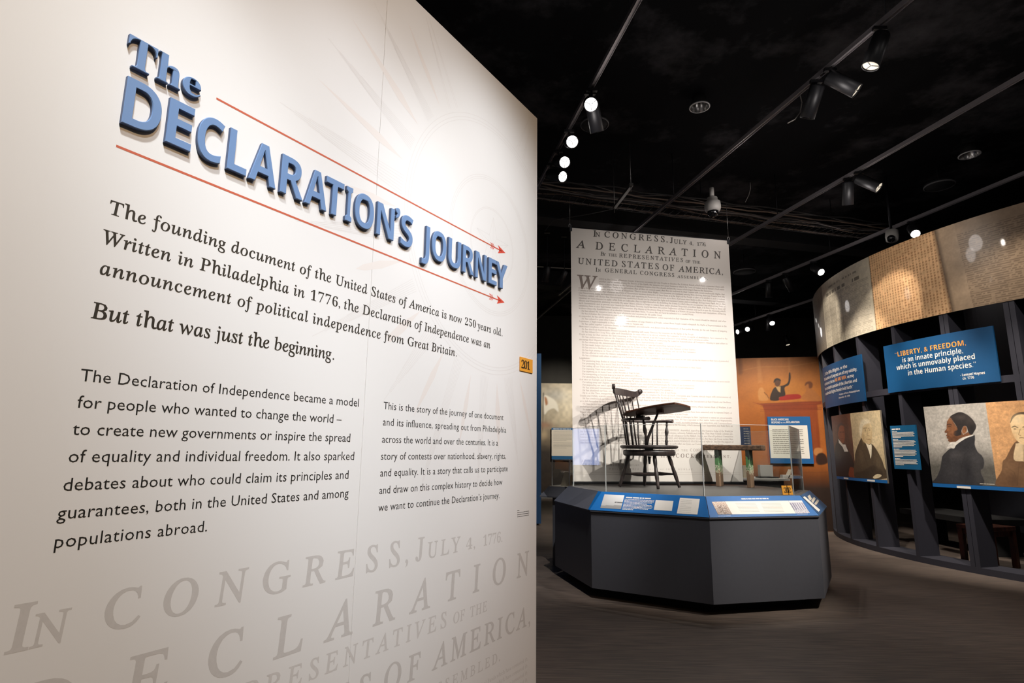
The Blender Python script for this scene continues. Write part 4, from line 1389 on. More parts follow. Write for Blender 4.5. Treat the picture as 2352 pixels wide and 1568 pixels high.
def draw2(P):
    P.mix(np.where(P.A < dva, 1., 0.), (182, 176, 168))
    P.grad(zz([(700, 760)])[0][1], zz([(700, 1120)])[0][1], (78, 76, 70), .9)
    P.mix(np.clip(1 - np.abs((P.B - 1.62) / .4), 0, 1) * .15, (205, 200, 192))
    right = P.A >= dva
    P.mix(np.where(right, 1., 0.), (206, 156, 108))
    P.noise(.10, .08); P.noise(.03, .07); P.noise(.010, .06)
    # profile sitter
    P.fill(zz([(455, 1150), (480, 990), (505, 940), (600, 850), (660, 850), (700, 790), (800, 710), (935, 645), (972, 650), (978, 700), (975, 800), (1020, 900), (1085, 960), (1115, 1050), (1100, 1140), (1060, 1190), (1060, 1420), (330, 1420), (400, 1280)]), (50, 49, 52))
    P.curve(zz([(975, 800), (900, 860), (830, 930), (780, 1100), (740, 1400)]), .006, (34, 33, 36), .7)
    P.curve(zz([(900, 1050), (980, 1080), (1060, 1070), (1110, 1060)]), .008, (34, 33, 36), .7)
    P.curve(zz([(900, 1060), (870, 1150), (920, 1210), (1060, 1190)]), .006, (36, 35, 38), .6)
    P.fill(zz([(600, 378), (640, 430), (700, 520), (760, 560), (800, 640), (870, 600), (930, 645), (800, 690), (690, 745), (600, 752), (572, 735), (577, 705), (548, 690), (560, 668), (540, 655), (555, 632), (556, 616), (524, 612), (519, 592), (552, 548), (550, 500), (558, 440)]), (122, 80, 54), sm=False)
    P.blob(zz([(650, 560)])[0], .05, .06, (146, 98, 66), .7)
    P.fill(zz([(597, 378), (640, 340), (750, 300), (850, 335), (930, 400), (985, 480), (992, 540), (960, 600), (928, 642), (880, 610), (850, 520), (800, 520), (770, 600), (770, 640), (700, 660), (655, 635), (668, 590), (715, 565), (690, 500), (640, 430), (610, 388)]), (50, 45, 44))
    P.fill(zz([(785, 560), (800, 520), (835, 512), (858, 550), (845, 600), (810, 628), (785, 600)]), (150, 100, 66))
    P.curve(zz([(805, 560), (835, 540), (840, 580)]), .006, (92, 58, 38), .8)
    P.curve(zz([(560, 490), (590, 482), (630, 495)]), .009, (44, 34, 30), .9)
    P.curve(zz([(575, 520), (600, 512), (625, 525)]), .006, (40, 28, 24), .9)
    P.curve(zz([(545, 662), (575, 660), (590, 668)]), .006, (70, 38, 28), .9)
    P.curve(zz([(530, 600), (555, 608), (570, 590)]), .005, (70, 44, 32), .8)
    P.fill(zz([(552, 850), (575, 800), (600, 765), (640, 748), (690, 748), (760, 695), (935, 642), (948, 655), (850, 690), (745, 755), (690, 800), (660, 845), (610, 830)]), (226, 220, 212))
    for k in range(4): P.curve(zz([(560 + 25 * k, 845 - 10 * k), (600 + 20 * k, 780)]), .004, (150, 146, 142), .8)
    for q_, ra_, rb_, c_, a_ in (((700, 950), .10, .06, (84, 81, 82), .6), ((1000, 1000), .08, .10, (78, 76, 77), .6), ((860, 1150), .05, .14, (36, 35, 38), .6), ((640, 1200), .10, .12, (70, 68, 70), .5),
                                 ((1020, 1250), .05, .12, (74, 72, 72), .5), ((760, 380), .07, .03, (82, 74, 70), .6), ((900, 430), .04, .05, (74, 66, 62), .5), ((930, 560), .02, .05, (30, 27, 27), .6)):
        P.blob(zz([q_])[0], ra_, rb_, c_, a_)
    for q_, ra_, rb_, c_, a_ in (((600, 430), .025, .03, (160, 110, 76), .7), ((640, 600), .03, .03, (150, 100, 68), .6), ((620, 720), .05, .02, (88, 56, 38), .6), ((700, 690), .05, .025, (84, 54, 38), .6), ((570, 560), .015, .03, (150, 102, 70), .6)):
        P.blob(zz([q_])[0], ra_, rb_, c_, a_)
    P.noise(.02, .12); P.noise(.007, .12)
    # facing sitter on the tan ground
    P.fill(zz([(1320, 1420), (1375, 1180), (1395, 1040), (1440, 990), (1530, 820), (1610, 735), (1800, 740), (1960, 900), (2080, 1080), (2120, 1430)]), (112, 82, 58))
    P.fill(zz([(1560, 1010), (1585, 800), (1610, 770), (1830, 770), (1850, 1040), (1700, 1040)]), (226, 200, 160))
    P.curve(zz([(1700, 800), (1705, 1035)]), .006, (150, 118, 84), .8)
    P.fill(zz([(1505, 470), (1530, 380), (1600, 330), (1700, 310), (1800, 340), (1860, 430), (1850, 560), (1800, 690), (1730, 770), (1680, 785), (1600, 720), (1540, 620)]), (238, 206, 158))
    P.fill(zz([(1505, 470), (1530, 370), (1600, 318), (1700, 298), (1810, 330), (1868, 430), (1840, 440), (1780, 360), (1690, 335), (1600, 350), (1545, 400)]), (90, 72, 56))
    for x in (1575, 1740):
        P.curve(zz([(x - 45, 528), (x, 512), (x + 45, 535)]), .010, (70, 50, 36), .9)
        P.blob(zz([(x, 555)])[0], .012, .008, (60, 42, 30), .9)
    P.curve(zz([(1655, 560), (1630, 640), (1665, 655)]), .006, (150, 110, 76), .9)
    P.curve(zz([(1640, 690), (1680, 684), (1730, 692)]), .007, (120, 78, 56), .9)
    P.curve(zz([(1450, 1130), (1560, 1200), (1600, 1300)]), .008, (76, 54, 38), .8)
    P.curve(zz([(1640, 1060), (1610, 1400)]), .006, (76, 54, 38), .8)
    for q_, ra_, rb_, c_, a_ in (((1620, 420), .05, .05, (250, 224, 182), .7), ((1790, 620), .04, .08, (196, 154, 108), .6), ((1560, 650), .03, .05, (214, 172, 124), .6), ((1480, 1150), .08, .10, (140, 106, 76), .6), ((1560, 1300), .06, .08, (86, 60, 42), .6), ((1720, 1250), .08, .10, (134, 102, 72), .5)):
        P.blob(zz([q_])[0], ra_, rb_, c_, a_)
    P.noise(.02, .10)
    P.noise(.012, .07)


t = portrait_panel(c2, 'wide double portrait panel with a dark coated man in profile', draw2, 420)
wt = Ink(QS, .0016)
for x0, x1, y in ((705, 915, 1425),):
    (u0, v0), (u1, v1) = zz([(x0, y), (x1, y + 12)]); wt.rect(u0, v0 - .012, u1, v0 + .014)
wt.build('caption_label', white, t)
wt = Ink(QS, .0018)
(u0, v0), (u1, v1) = zz([(1050, 1380), (1280, 1396)])
wt.greek(u0, u1, v0, .008); wt.build('printed_credit', offwhite, t)

c1 = (QS.px(1908, 955)[0] * .5 + QS.px(1923, 1096)[0] * .5, .972, QS.px(2030, 1030)[0], 1.985)
z1p = zc(QS, 1880, 920, 7.127)
dva1 = np.array(z1p([(517, 210), (618, 1250)]))[:, 0].mean()


def draw1(P):
    P.mix(np.where(P.A < dva1, 1., 0.), (84, 54, 44))
    P.blob(z1p([(280, 420)])[0], .25, .3, (104, 76, 62), .7)
    P.fill(z1p([(470, 200), (520, 200), (570, 700), (540, 720)]), (104, 52, 40), 8, .5)
    P.mix(np.where(P.A >= dva1, 1., 0.), (196, 176, 140))
    P.blob(z1p([(800, 420)])[0], .30, .35, (218, 200, 164), .5)
    P.noise(.10, .12); P.noise(.03, .08); P.noise(.012, .05)
    P.fill(z1p([(262, 1200), (270, 800), (300, 680), (335, 630), (440, 720), (500, 830), (560, 960), (600, 1230)]), (42, 36, 36))
    P.fill(z1p([(500, 1240), (510, 1100), (560, 1090), (605, 1150), (612, 1250)]), (124, 62, 40), 3)
    P.fill(z1p([(318, 470), (335, 400), (375, 375), (415, 400), (425, 500), (432, 600), (420, 680), (390, 700), (350, 640), (325, 570)]), (132, 74, 48))
    P.fill(z1p([(312, 520), (315, 420), (350, 365), (400, 370), (420, 420), (380, 400), (340, 430), (328, 500)]), (74, 60, 54), 2)
    for x in (362, 402): P.curve(z1p([(x - 14, 515), (x + 14, 512)]), .010, (52, 28, 20), .9)
    P.curve(z1p([(385, 530), (392, 580), (380, 588)]), .006, (84, 44, 30), .8)
    P.curve(z1p([(368, 622), (405, 620)]), .008, (84, 36, 28), .9)
    P.fill(z1p([(325, 625), (345, 650), (400, 715), (440, 715), (487, 832), (425, 832), (395, 755), (335, 690)]), (228, 222, 214), sm=False)
    # second sitter
    P.fill(z1p([(610, 1270), (598, 950), (605, 850), (650, 720), (715, 600), (780, 690), (870, 705), (950, 800), (1030, 950), (1075, 1080), (1112, 1270)]), (78, 66, 52))
    P.fill(z1p([(600, 1180), (720, 1150), (880, 1060), (980, 1090), (1040, 1160), (1050, 1240), (900, 1270), (620, 1270)]), (62, 52, 42), 4)
    P.fill(z1p([(700, 570), (690, 450), (700, 340), (750, 310), (830, 330), (870, 420), (880, 540), (860, 680), (820, 715), (760, 690), (720, 640)]), (200, 174, 132))
    P.fill(z1p([(695, 590), (670, 480), (690, 350), (740, 300), (810, 310), (850, 360), (800, 380), (730, 420), (715, 500)]), (226, 212, 182), 6)
    P.fill(z1p([(735, 470), (760, 400), (830, 380), (866, 440), (866, 540), (840, 650), (790, 640), (745, 560)]), (206, 182, 140), 8)
    for x in (768, 838):
        P.curve(z1p([(x - 28, 450), (x + 26, 446)]), .010, (120, 98, 70), .8)
        P.blob(z1p([(x, 480)])[0], .014, .012, (110, 88, 64), .8)
    P.curve(z1p([(808, 480), (800, 570), (835, 575)]), .007, (136, 110, 78), .8)
    P.curve(z1p([(785, 628), (850, 632)]), .010, (128, 98, 68), .8)
    P.fill(z1p([(775, 695), (830, 725), (868, 715), (868, 880), (855, 945), (835, 860), (800, 760)]), (236, 224, 198))
    P.fill(z1p([(895, 1245), (960, 1200), (1030, 1215), (1010, 1250), (920, 1275)]), (222, 204, 168))
    P.curve(z1p([(700, 760), (760, 900), (800, 1060)]), .007, (48, 40, 32), .7)
    P.curve(z1p([(880, 740), (900, 880), (880, 1020)]), .007, (48, 40, 32), .7)
    for q_, ra_, rb_, c_, a_ in (((700, 900), .06, .10, (104, 88, 70), .6), ((980, 1000), .06, .12, (100, 86, 68), .6), ((760, 1180), .10, .05, (52, 44, 36), .7), ((850, 420), .03, .05, (222, 202, 164), .6), ((730, 620), .03, .06, (170, 144, 104), .6), ((850, 660), .04, .03, (164, 138, 100), .6),
                                 ((350, 900), .05, .10, (58, 50, 48), .6), ((350, 560), .015, .05, (96, 52, 34), .6), ((395, 560), .012, .04, (164, 100, 68), .6)):
        P.blob(z1p([q_])[0], ra_, rb_, c_, a_)
    P.noise(.02, .14); P.noise(.007, .10)
    P.noise(.012, .06)


t = portrait_panel(c1, 'narrower double portrait panel with two seated clergymen in white neckbands', draw1, 340)
wt = Ink(QS, .0016)
for x0, x1, y in ((415, 490, 1270), (800, 925, 1312)):
    (u0, v0), (u1, v1) = z1p([(x0, y), (x1, y + 5)]); wt.rect(u0, .982, u1, 1.006)
wt.build('caption_label', white, t)

# --- blue biography label
a0, b0, a1, b1 = cyl_panel([(2043, 978), (2101, 975), (2114, 1079), (2055, 1076)])
t = thing('text_panel', 'small upright blue text panel hung between the two portrait panels', 'sign', QS((a0 + a1) / 2, b0))
slab(QS, a0, b0, a1, b1, .022, d0=-.024, na=6).build('board', mat('label_teal', (22, 94, 138), .5), t)
ink = Ink(QS, .0006); W_ = a1 - a0; H_ = b1 - b0; rg = random.Random(9)
ink.greek(a0 + W_ * .07, a0 + W_ * .42, b1 - H_ * .10, .020, rng=rg)
y = .145
for para, n in enumerate((5, 6, 6, 5)):
    ink.greek(a0 + W_ * .07, a0 + W_ * .30, b1 - H_ * y, .009, rng=rg); y += .027
    for k in range(n):
        ink.rect(a0 + W_ * .07, b1 - H_ * y, a0 + W_ * ((.92, .95, .90, .94, .88, .5)[k] if k < n - 1 else .42), b1 - H_ * y + .0085); y += .028
    y += .022
ink.build('printed_text', white, t)

# ================================================================== BEHIND THE FRAME
inner = mat('inner_navy_wall', (34, 36, 46), .8, var=.2, vscale=3)
struct(arc_bar(140, 230, CR - 2.2, CR - 2.12, 0, 4.6, 40).build('wall_inner', inner))
sw = wood('reddish_stool_wood', (70, 34, 24), (120, 66, 46), (10, 10, 2), .4)


def wooden_stool(loc, rz, label):
    t = thing('wooden_stool', label, 'stool', loc)
    c, s = math.cos(rz), math.sin(rz); u = np.array([c, s, 0]); v = np.array([-s, c, 0]); o = np.array(loc, float)
    G().box(o + (0, 0, .47), (u, v, (0, 0, 1)), (.46, .42, .05)).build('seat', sw, t, bevel=.006)
    ap = G()
    for d, ax in ((.17, 0), (-.17, 0)):
        ap.box(o + v * d + (0, 0, .41), (u, v, (0, 0, 1)), (.36, .02, .07)); ap.box(o + u * d * 1.15 + (0, 0, .41), (u, v, (0, 0, 1)), (.02, .32, .07))
    ap.build('apron', sw, t)
    for i in (-1, 1):
        for j in (-1, 1):
            G().box(o + u * .195 * i + v * .175 * j + (0, 0, .2225), (u, v, (0, 0, 1)), (.06, .06, .445)).build('leg', sw, t, bevel=.004)
    return t


wooden_stool((6.05, 7.72, 0), .35, 'reddish wooden stool standing behind the studs of the curved frame')
tb = thing('low_bench', 'dark low bench behind the curved frame studs above a lit floor strip', 'bench', (6.8, 9.2, 0))
G().abox((6.45, 8.3, .42), (7.2, 10.0, .50)).build('bench_top', black, tb)
for yy in (8.45, 9.85): G().abox((6.6, yy - .06, 0), (7.05, yy + .06, .42)).build('leg', black, tb)

# ================================================================== ORANGE MURAL
OM0 = np.array([5.741, 10.884, 0]); om_dir = np.array([-.9728, .2317, 0])   # from the right end towards the left
OMS = Plane(OM0 + om_dir * 4.2, -om_dir, (0, 0, 1))
g = G().box(OMS(2.1 + .15, 1.59, -.10), (OMS.u, OMS.v, OMS.n), (4.5, 3.18, .20))
om_wall = struct(g.build('wall_mural', mat('mural_wall_edge', (90, 60, 42), .8)))
mu = thing('orange_mural', 'orange mural of a speaker with raised arm at a pulpit on the far wall', 'mural', OMS(3.2, 0, .002))
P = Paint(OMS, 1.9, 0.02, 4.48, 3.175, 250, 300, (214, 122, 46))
zm = zc(OMS, 1660, 760, 4.611)
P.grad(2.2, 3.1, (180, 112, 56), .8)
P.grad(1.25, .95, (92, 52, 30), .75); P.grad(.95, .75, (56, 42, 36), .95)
P.fill(zm([(360, 300), (395, 300), (420, 550), (375, 550)]), (226, 150, 84), 3, .5, sm=False)
P.fill(zm([(690, 270), (715, 270), (715, 470), (695, 470)]), (222, 146, 82), 3, .5, sm=False)
P.curve(zm([(190, 420), (390, 380), (700, 375), (1000, 330)]), .016, (226, 150, 80), .5)
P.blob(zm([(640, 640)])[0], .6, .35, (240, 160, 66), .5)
P.fill(zm([(160, 290), (200, 300), (210, 440), (165, 450)]), (120, 66, 34), 5, .6)
P.fill(zm([(320, 755), (400, 770), (1050, 735), (1050, 840), (440, 840), (420, 790)]), (166, 70, 34), 2, .95, sm=False)
P.fill(zm([(440, 830), (1000, 830), (1060, 1400), (480, 1400)]), (178, 80, 34), 2, .9, sm=False)
P.fill(zm([(1000, 780), (1050, 770), (1090, 1300), (1040, 1300)]), (226, 130, 58), 2, .8, sm=False)
for q in (770, 795, 835, 850): P.curve(zm([(400, q), (1045, q - 22)]), .008, (118, 46, 22), .6)
P.fill(zm([(600, 705), (640, 678), (790, 668), (830, 690), (825, 715), (610, 735)]), (190, 44, 32))
P.fill(zm([(500, 700), (520, 640), (545, 600), (580, 585), (640, 575), (690, 540), (700, 450), (715, 440), (720, 500), (700, 570), (655, 600), (662, 680), (600, 700), (590, 735), (510, 735)]), (60, 40, 30))
P.fill(zm([(560, 590), (585, 585), (612, 590), (610, 650), (590, 640)]), (226, 180, 120), sm=False)
P.fill(zm([(548, 540), (560, 508), (590, 505), (612, 530), (605, 570), (580, 590), (556, 575)]), (108, 66, 42))
P.fill(zm([(540, 550), (545, 515), (575, 498), (610, 512), (612, 530), (575, 520)]), (52, 36, 28))
P.fill(zm([(375, 640), (390, 605), (420, 600), (445, 640), (440, 660), (480, 700), (470, 735), (390, 735), (375, 690)]), (232, 160, 88), 2)
P.curve(zm([(440, 650), (470, 680), (485, 710)]), .014, (90, 54, 34), .8)
P.fill(zm([(870, 570), (885, 540), (930, 535), (950, 570), (940, 605), (1000, 660), (1040, 740), (830, 720), (880, 640)]), (200, 124, 62), 2)
P.fill(zm([(870, 580), (880, 545), (925, 533), (952, 560), (945, 600), (915, 605), (905, 560)]), (132, 74, 38), 2)
P.fill(zm([(965, 1300), (970, 1250), (1010, 1235), (1055, 1250), (1050, 1290), (1010, 1320)]), (240, 160, 92), 2)
P.fill(zm([(985, 1350), (1010, 1300), (1060, 1290), (1100, 1330), (1105, 1400), (1010, 1415)]), (70, 42, 30), 2)
P.noise(.12, .08); P.noise(.02, .06)
P.curve(zm([(850, 1500), (1110, 1495)]), .008, (120, 66, 42), .7)
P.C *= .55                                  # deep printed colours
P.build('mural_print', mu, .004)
# blue wall panel
z = zc(OMS, 1660, 760, 4.611)
cs = z([(473, 910), (915, 905), (960, 1405), (495, 1400)])
a0 = (cs[0][0] + cs[3][0]) / 2; a1 = (cs[1][0] + cs[2][0]) / 2; b1 = (cs[0][1] + cs[1][1]) / 2; b0 = (cs[2][1] + cs[3][1]) / 2
t = thing('text_panel', 'large blue and white text panel headed BLACK AMERICANS on the orange mural', 'sign', OMS((a0 + a1) / 2, b0, .03))
slab(OMS, a0, b0, a1, b1, .03, d0=.02).build('board', mat('panel_royal', (28, 96, 158), .5), t)
ci = z([(476, 1005), (885, 992), (918, 1350), (497, 1345)])
slab(OMS, a0 + .012, (ci[2][1] + ci[3][1]) / 2, (ci[1][0] + ci[2][0]) / 2, (ci[0][1] + ci[1][1]) / 2, .002, d0=.0505).build('text_card', white, t)
ink = Ink(OMS, .0515)
qline('BLACK AMERICANS', (508, 950), (692, 946), .036, 0, 'bold', ink, z)
qline('RESPOND', (510, 980), (604, 978), .036, 0, 'bold', ink, z)
qline('to the', (612, 978), (660, 976), .026, 0, 'sans', ink, z)
qline('DECLARATION', (666, 976), (806, 974), .036, 0, 'bold', ink, z)
ink.build('printed_heading', white, t)
ink = Ink(OMS, .0532); rg = random.Random(11)
for k in range(13):
    (u0, v0), (u1, v1) = z([(520 + k * 1.2, 1050 + k * 20.5), (840 + k * 1.5 - (90 if k in (4, 8) else 0), 1050 + k * 20.5)])
    ink.greek(u0, u1, v0, .014, rng=rg)
ink.build('printed_text', grey_ink, t)
# slim navy label by the banner edge
cs = z([(190, 1012), (287, 1012), (292, 1210), (205, 1215)])
a0, a1, b0, b1 = cs[0][0] - .10, cs[1][0], cs[2][1], cs[0][1]
t = thing('text_panel', 'small navy text panel half hidden behind the hanging banner edge', 'sign', OMS((a0 + a1) / 2, b0, .03))
slab(OMS, a0, b0, a1, b1, .03, d0=.02).build('board', mat('deep_navy', (30, 46, 78), .6), t)
ink = Ink(OMS, .0515)
for k in range(8): ink.greek(a0 + .14, a1 - .03, b1 - .05 - k * .045, .012, rng=rg)
ink.build('printed_text', grey_ink, t)

# --- white display table in front of the orange mural
TB = at_Y(1770, 1112, 9.6); tz = .985
tw = mat('white_table', (225, 222, 218), .5)
t = thing('display_table', 'low white topped display table behind the right end of the plinth', 'table', (3.75, 9.6, 0))
G().abox((3.15, 9.2, tz - .03), (4.30, 10.0, tz)).build('table_top', tw, t)
G().abox((3.22, 9.27, 0), (4.23, 9.93, tz - .03)).build('cabinet', charcoal, t)


def tpos(x, y=9.45): return at_Y(x, 1100, y)[0]


o = G().abox((tpos(1746), 9.42, tz + .02), (tpos(1775), 9.52, tz + .20)).build('white_box', white, None, bevel=.004)
tag(o, 'square white block standing on the white table behind the bench', 'display block')
o2 = G().abox((tpos(1742), 9.38, tz + .0), (tpos(1785), 9.56, tz + .02)).build('black_tray', blackm, None)
tag(o2, 'flat black tray under the square white block', 'tray')
o = G().abox((tpos(1708), 9.45, tz), (tpos(1742) - .09, 9.50, tz + .19)).build('cream_book', mat('cream_cover', (214, 202, 178), .6), None, bevel=.003)
tag(o, 'upright cream book on the white table between the bench legs', 'book')
xx = tpos(1811)
o = G().prism([(xx - .03, 9.4, tz), (xx - .015, 9.4, tz), (xx + .055, 9.4, tz + .13), (xx + .04, 9.4, tz + .135)], (0, .12, 0)).build('leaning_card', offwhite, None)
tag(o, 'cream card leaning at an angle at the right end of the white table', 'card')
o = G().abox((tpos(1812) + .17, 9.4, tz), (4.28, 9.5, tz + .05)).build('white_box', white, None, bevel=.003)
tag(o, 'low white block beside the leaning cream card', 'display block')

# ================================================================== FAR LEFT
LMS = Plane((-2.5, 17.9, 0), (1, 0, 0), (0, 0, 1))
mu = thing('battle_mural', 'dim painted battle mural with a pale flag on the far left wall', 'mural', LMS(3.5, 0, .01))
zl = zc(LMS, 1220, 780, 3.268)
u0 = zl([(40, 330)])[0][0] - .6; u1 = zl([(330, 330)])[0][0] + 1.2; v1 = zl([(200, 327)])[0][1]
P = Paint(LMS, u0, .15, u1, v1, 130, 170, (178, 164, 138))
P.grad(2.3, 1.7, (96, 80, 60), .8); P.grad(1.75, 1.35, (48, 38, 32), .95)
P.blob(zl([(290, 470)])[0], .5, .4, (240, 226, 196), .9)
P.blob(zl([(180, 420)])[0], .4, .2, (168, 170, 170), .5)
P.noise(.3, .25); P.noise(.08, .2)
P.fill(zl([(95, 425), (140, 430), (190, 470), (205, 540), (170, 515), (130, 530), (98, 555)]), (232, 224, 206), 2)
P.fill(zl([(100, 430), (118, 440), (125, 480), (108, 490)]), (170, 110, 62), 2)
P.curve(zl([(92, 400), (86, 700)]), .03, (60, 46, 34), .9)
P.blob(zl([(100, 640)])[0], .22, .10, (160, 116, 88), .8)
P.blob(zl([(95, 710)])[0], .12, .14, (190, 166, 130), .8)
P.build('mural_print', mu, .004)
struct(G().abox((-3, 17.86, 0), (5.5, 17.99, .16)).build('baseboard_back', mat('grey_baseboard', (120, 118, 116), .6)))
# cream label hung before it
LB = Plane((at_Y(1267, 1000, 17.8)[0], 17.8, 0), (1, 0, 0), (0, 0, 1))
c = [LB.px(1266.5, 982), LB.px(1317, 1055)]
t = thing('text_panel', 'cream text panel with blue head and foot left of the hanging banner', 'sign', LB(.25, 0))
slab(LB, 0, c[1][1], c[1][0], c[0][1], .03, d0=-.03).build('board', offwhite, t)
for y0, y1 in ((c[0][1] - .065, c[0][1]), (c[1][1], c[1][1] + .10)):
    slab(LB, 0, y0, c[1][0], y1, .002).build('blue_band', mat('band_blue', (24, 92, 140), .5), t)
ink = Ink(LB, .0025); rg = random.Random(5)
ink.greek(.05, c[1][0] - .06, c[0][1] - .045, .022, mi=0, rng=rg)
ink.build('printed_heading', white, t)
ink = Ink(LB, .0015)
for k in range(14):
    if k != 8: ink.greek(.05, c[1][0] - (.04 if k not in (7, 13) else .2), c[0][1] - .12 - k * .037, .009, rng=rg)
ink.build('printed_text', grey_ink, t)
for xx in (.1, c[1][0] - .1): G().box(LB(xx, (c[0][1] + c[1][1]) / 2, -.058), np.eye(3), (.05, .056, .05)).build('wall_mount', darkm, t)

# dark console with a little glass case, left of the plinth
cs = thing('console_case', 'dark angular console with a small glass case left of the plinth', 'display case', (.70, 7.65, 0))
pts = [at_z(1256, 1133, .93), at_z(1291, 1141, .93)]
c0_, c7_ = oct_(RL, 0, 0), oct_(RL, 7, 0); cu = (c7_ - c0_) / np.linalg.norm(c7_ - c0_); cv = np.array([-cu[1], cu[0], 0]); E1 = c0_ + cu * .45 + cv * .02


def cq(a, b, z): return E1 + cu * a + cv * b + np.array([0, 0, z])


def crect(a0, b0, a1, b1, z): return [cq(a0, b0, z), cq(a1, b0, z), cq(a1, b1, z), cq(a0, b1, z)]


G().prism(crect(.04, 0, .75, .25, 0), (0, 0, .80)).build('pedestal', charcoal, cs)
G().loft([crect(-.02, 0, .80, .40, .80), crect(-.02, 0, .80, .40, .815), crect(.05, .01, .74, .31, .93)]).build('console_top', charcoal, cs)
G().prism(crect(.06, .02, .73, .30, .931), (0, 0, .006)).build('case_floor', offwhite, cs)
gp = G(); q0, q1, zq0, zq1, p0_, p1_ = .09, .62, .938, 1.255, .04, .28
ring_ = [((q0, p0_), (q1, p0_)), ((q1, p0_), (q1, p1_)), ((q1, p1_), (q0, p1_)), ((q0, p1_), (q0, p0_))]
for (a, b), (c_, d) in ring_:
    p, r_ = cq(a, b, 0), cq(c_, d, 0); w = (r_ - p) / np.linalg.norm(r_ - p); nn = np.array([w[1], -w[0], 0])
    gp.box((p + r_) / 2 + np.array([0, 0, (zq0 + zq1) / 2]), (w, nn, (0, 0, 1)), (np.linalg.norm(r_ - p), .006, zq1 - zq0))
gp.build('case_glass', gm, cs)
ge = G()
for a, b in ((q0, p0_), (q1, p0_), (q1, p1_), (q0, p1_)): ge.box(cq(a, b, (zq0 + zq1) / 2), (cu, cv, (0, 0, 1)), (.010, .010, zq1 - zq0))
for (a, b), (c_, d) in ring_:
    p, r_ = cq(a, b, zq1), cq(c_, d, zq1); w = (r_ - p) / np.linalg.norm(r_ - p)
    ge.box((p + r_) / 2, (w, np.array([w[1], -w[0], 0]), (0, 0, 1)), (np.linalg.norm(r_ - p), .008, .008))
ge.build('case_edges', edge_m, cs)
pg = G()
pg.add([cq(.16, .10, .938), cq(.28, .10, 1.10), cq(.37, .10, 1.02), cq(.50, .10, 1.13), cq(.54, .10, .94), cq(.16, .20, .938), cq(.28, .20, 1.10), cq(.37, .20, 1.02), cq(.50, .20, 1.13), cq(.54, .20, .94)],
       [(0, 1, 6, 5), (1, 2, 7, 6), (2, 3, 8, 7), (3, 4, 9, 8), (0, 5, 9, 4), (0, 4, 3, 2, 1), (5, 6, 7, 8, 9)])
tag(pg.build('folded_document', mat('aged_paper', (170, 156, 134), .7), None), 'folded aged document lying open in the small glass case', 'document')

# tall blue partition just past the wall end
bp = at_Y(1236, 1000, 11.5)[0]
t = thing('partition_panel', 'tall narrow blue partition panel just beyond the end of the white wall', 'partition', (bp - .5, 11.5, 0))
G().abox((bp - .9, 11.4, .03), (at_Y(1243, 1000, 11.4)[0], 11.5, 3.27)).build('panel', mat('partition_blue', (44, 84, 128), .5), t)
G().abox((bp - .8, 11.42, 0), (at_Y(1240, 1000, 11.4)[0] - .02, 11.48, .03)).build('foot', darkm, t)

# lit video screen behind the white wall (seen only mirrored in the glass screen)
ga, gb = oct_(RG, 0, 0), oct_(RG, 1, 0); gu = (gb - ga) / np.linalg.norm(gb - ga); gn = np.array([gu[1], -gu[0], 0])


def mirror(x, y, dist):
    r = ray(x, y); tt = ((ga - CAM) @ gn) / (r @ gn); P = CAM + r * tt; d = r - 2 * (r @ gn) * gn; d /= np.linalg.norm(d)
    return P + d * dist, d


mc, md = mirror(1344, 1026, 2.6)
mdh = np.array([md[0], md[1], 0]); mdh /= np.linalg.norm(mdh)
VS = Plane(mc, np.array([mdh[1], -mdh[0], 0]), (0, 0, 1))


def hit(x, y):
    P, d = mirror(x, y, 0.); tt = ((VS.o - P) @ VS.n) / (d @ VS.n); q = P + d * tt - VS.o; return q @ VS.u, q @ VS.v


h1 = [hit(1314, 984), hit(1375, 984), hit(1314, 1067), hit(1375, 1067)]
ua, ub = min(h[0] for h in h1), max(h[0] for h in h1); va, vb = min(h[1] for h in h1), max(h[1] for h in h1)
t = thing('video_screen', 'lit pale blue video screen mirrored in the left glass pane', 'screen', VS((ua + ub) / 2, va, -.02))
slab(VS, ua - .02, va - .02, ub + .02, vb + .02, .04, d0=-.045).build('bezel', blackm, t)
slab(VS, ua, va, ub, vb, .003, d0=-.004).build('display', mat('screen_glow', (20, 20, 30), .4, emit=(150, 180, 255), estr=1.8), t)
G().box(VS((ua + ub) / 2, 0, -.03) * (1, 1, 0) + (0, 0, (mc[2] + va) / 2 - .01), (VS.u, VS.n, (0, 0, 1)), (.08, .04, mc[2] + va - .02)).build('stand', darkm, t)

# ================================================================== CEILING: tracks, lamps, services
trackm = mat('track_aluminium', (150, 144, 146), .4, .3)
housing_m = mat('black_lamp_housing', (30, 30, 33), .45, spec=.6)
lens_on = mat('lamp_lens_bright', (255, 250, 240), .3, emit=(255, 250, 244), estr=6.)
lens_off = mat('lamp_lens_unlit', (30, 30, 34), .3)
lens_dim = mat('lamp_lens_soft', (240, 230, 214), .3, emit=(255, 240, 215), estr=.8)
TRK = {'A': ((.986, 4.064), (.591, 6.09)), 'B': ((3.128, 4.035), (1.993, 8.983)), 'C': ((4.834, 4.963), (3.757, 9.539)),
       'D': ((6.522, 6.915), (4.993, 12.733)), 'E': ((7.026, 13.151), (6.279, 15.996))}
ext = {'A': (-1., 9.5), 'B': (-1., 13.), 'C': (-1., 14.), 'D': (0., 16.), 'E': (6., 17.)}
where = {'A': 'over the white wall end', 'B': 'over the plinth', 'C': 'between plinth and curved frame', 'D': 'over the manuscript ribbon', 'E': 'farthest right, past the ribbon'}
tdir = {}
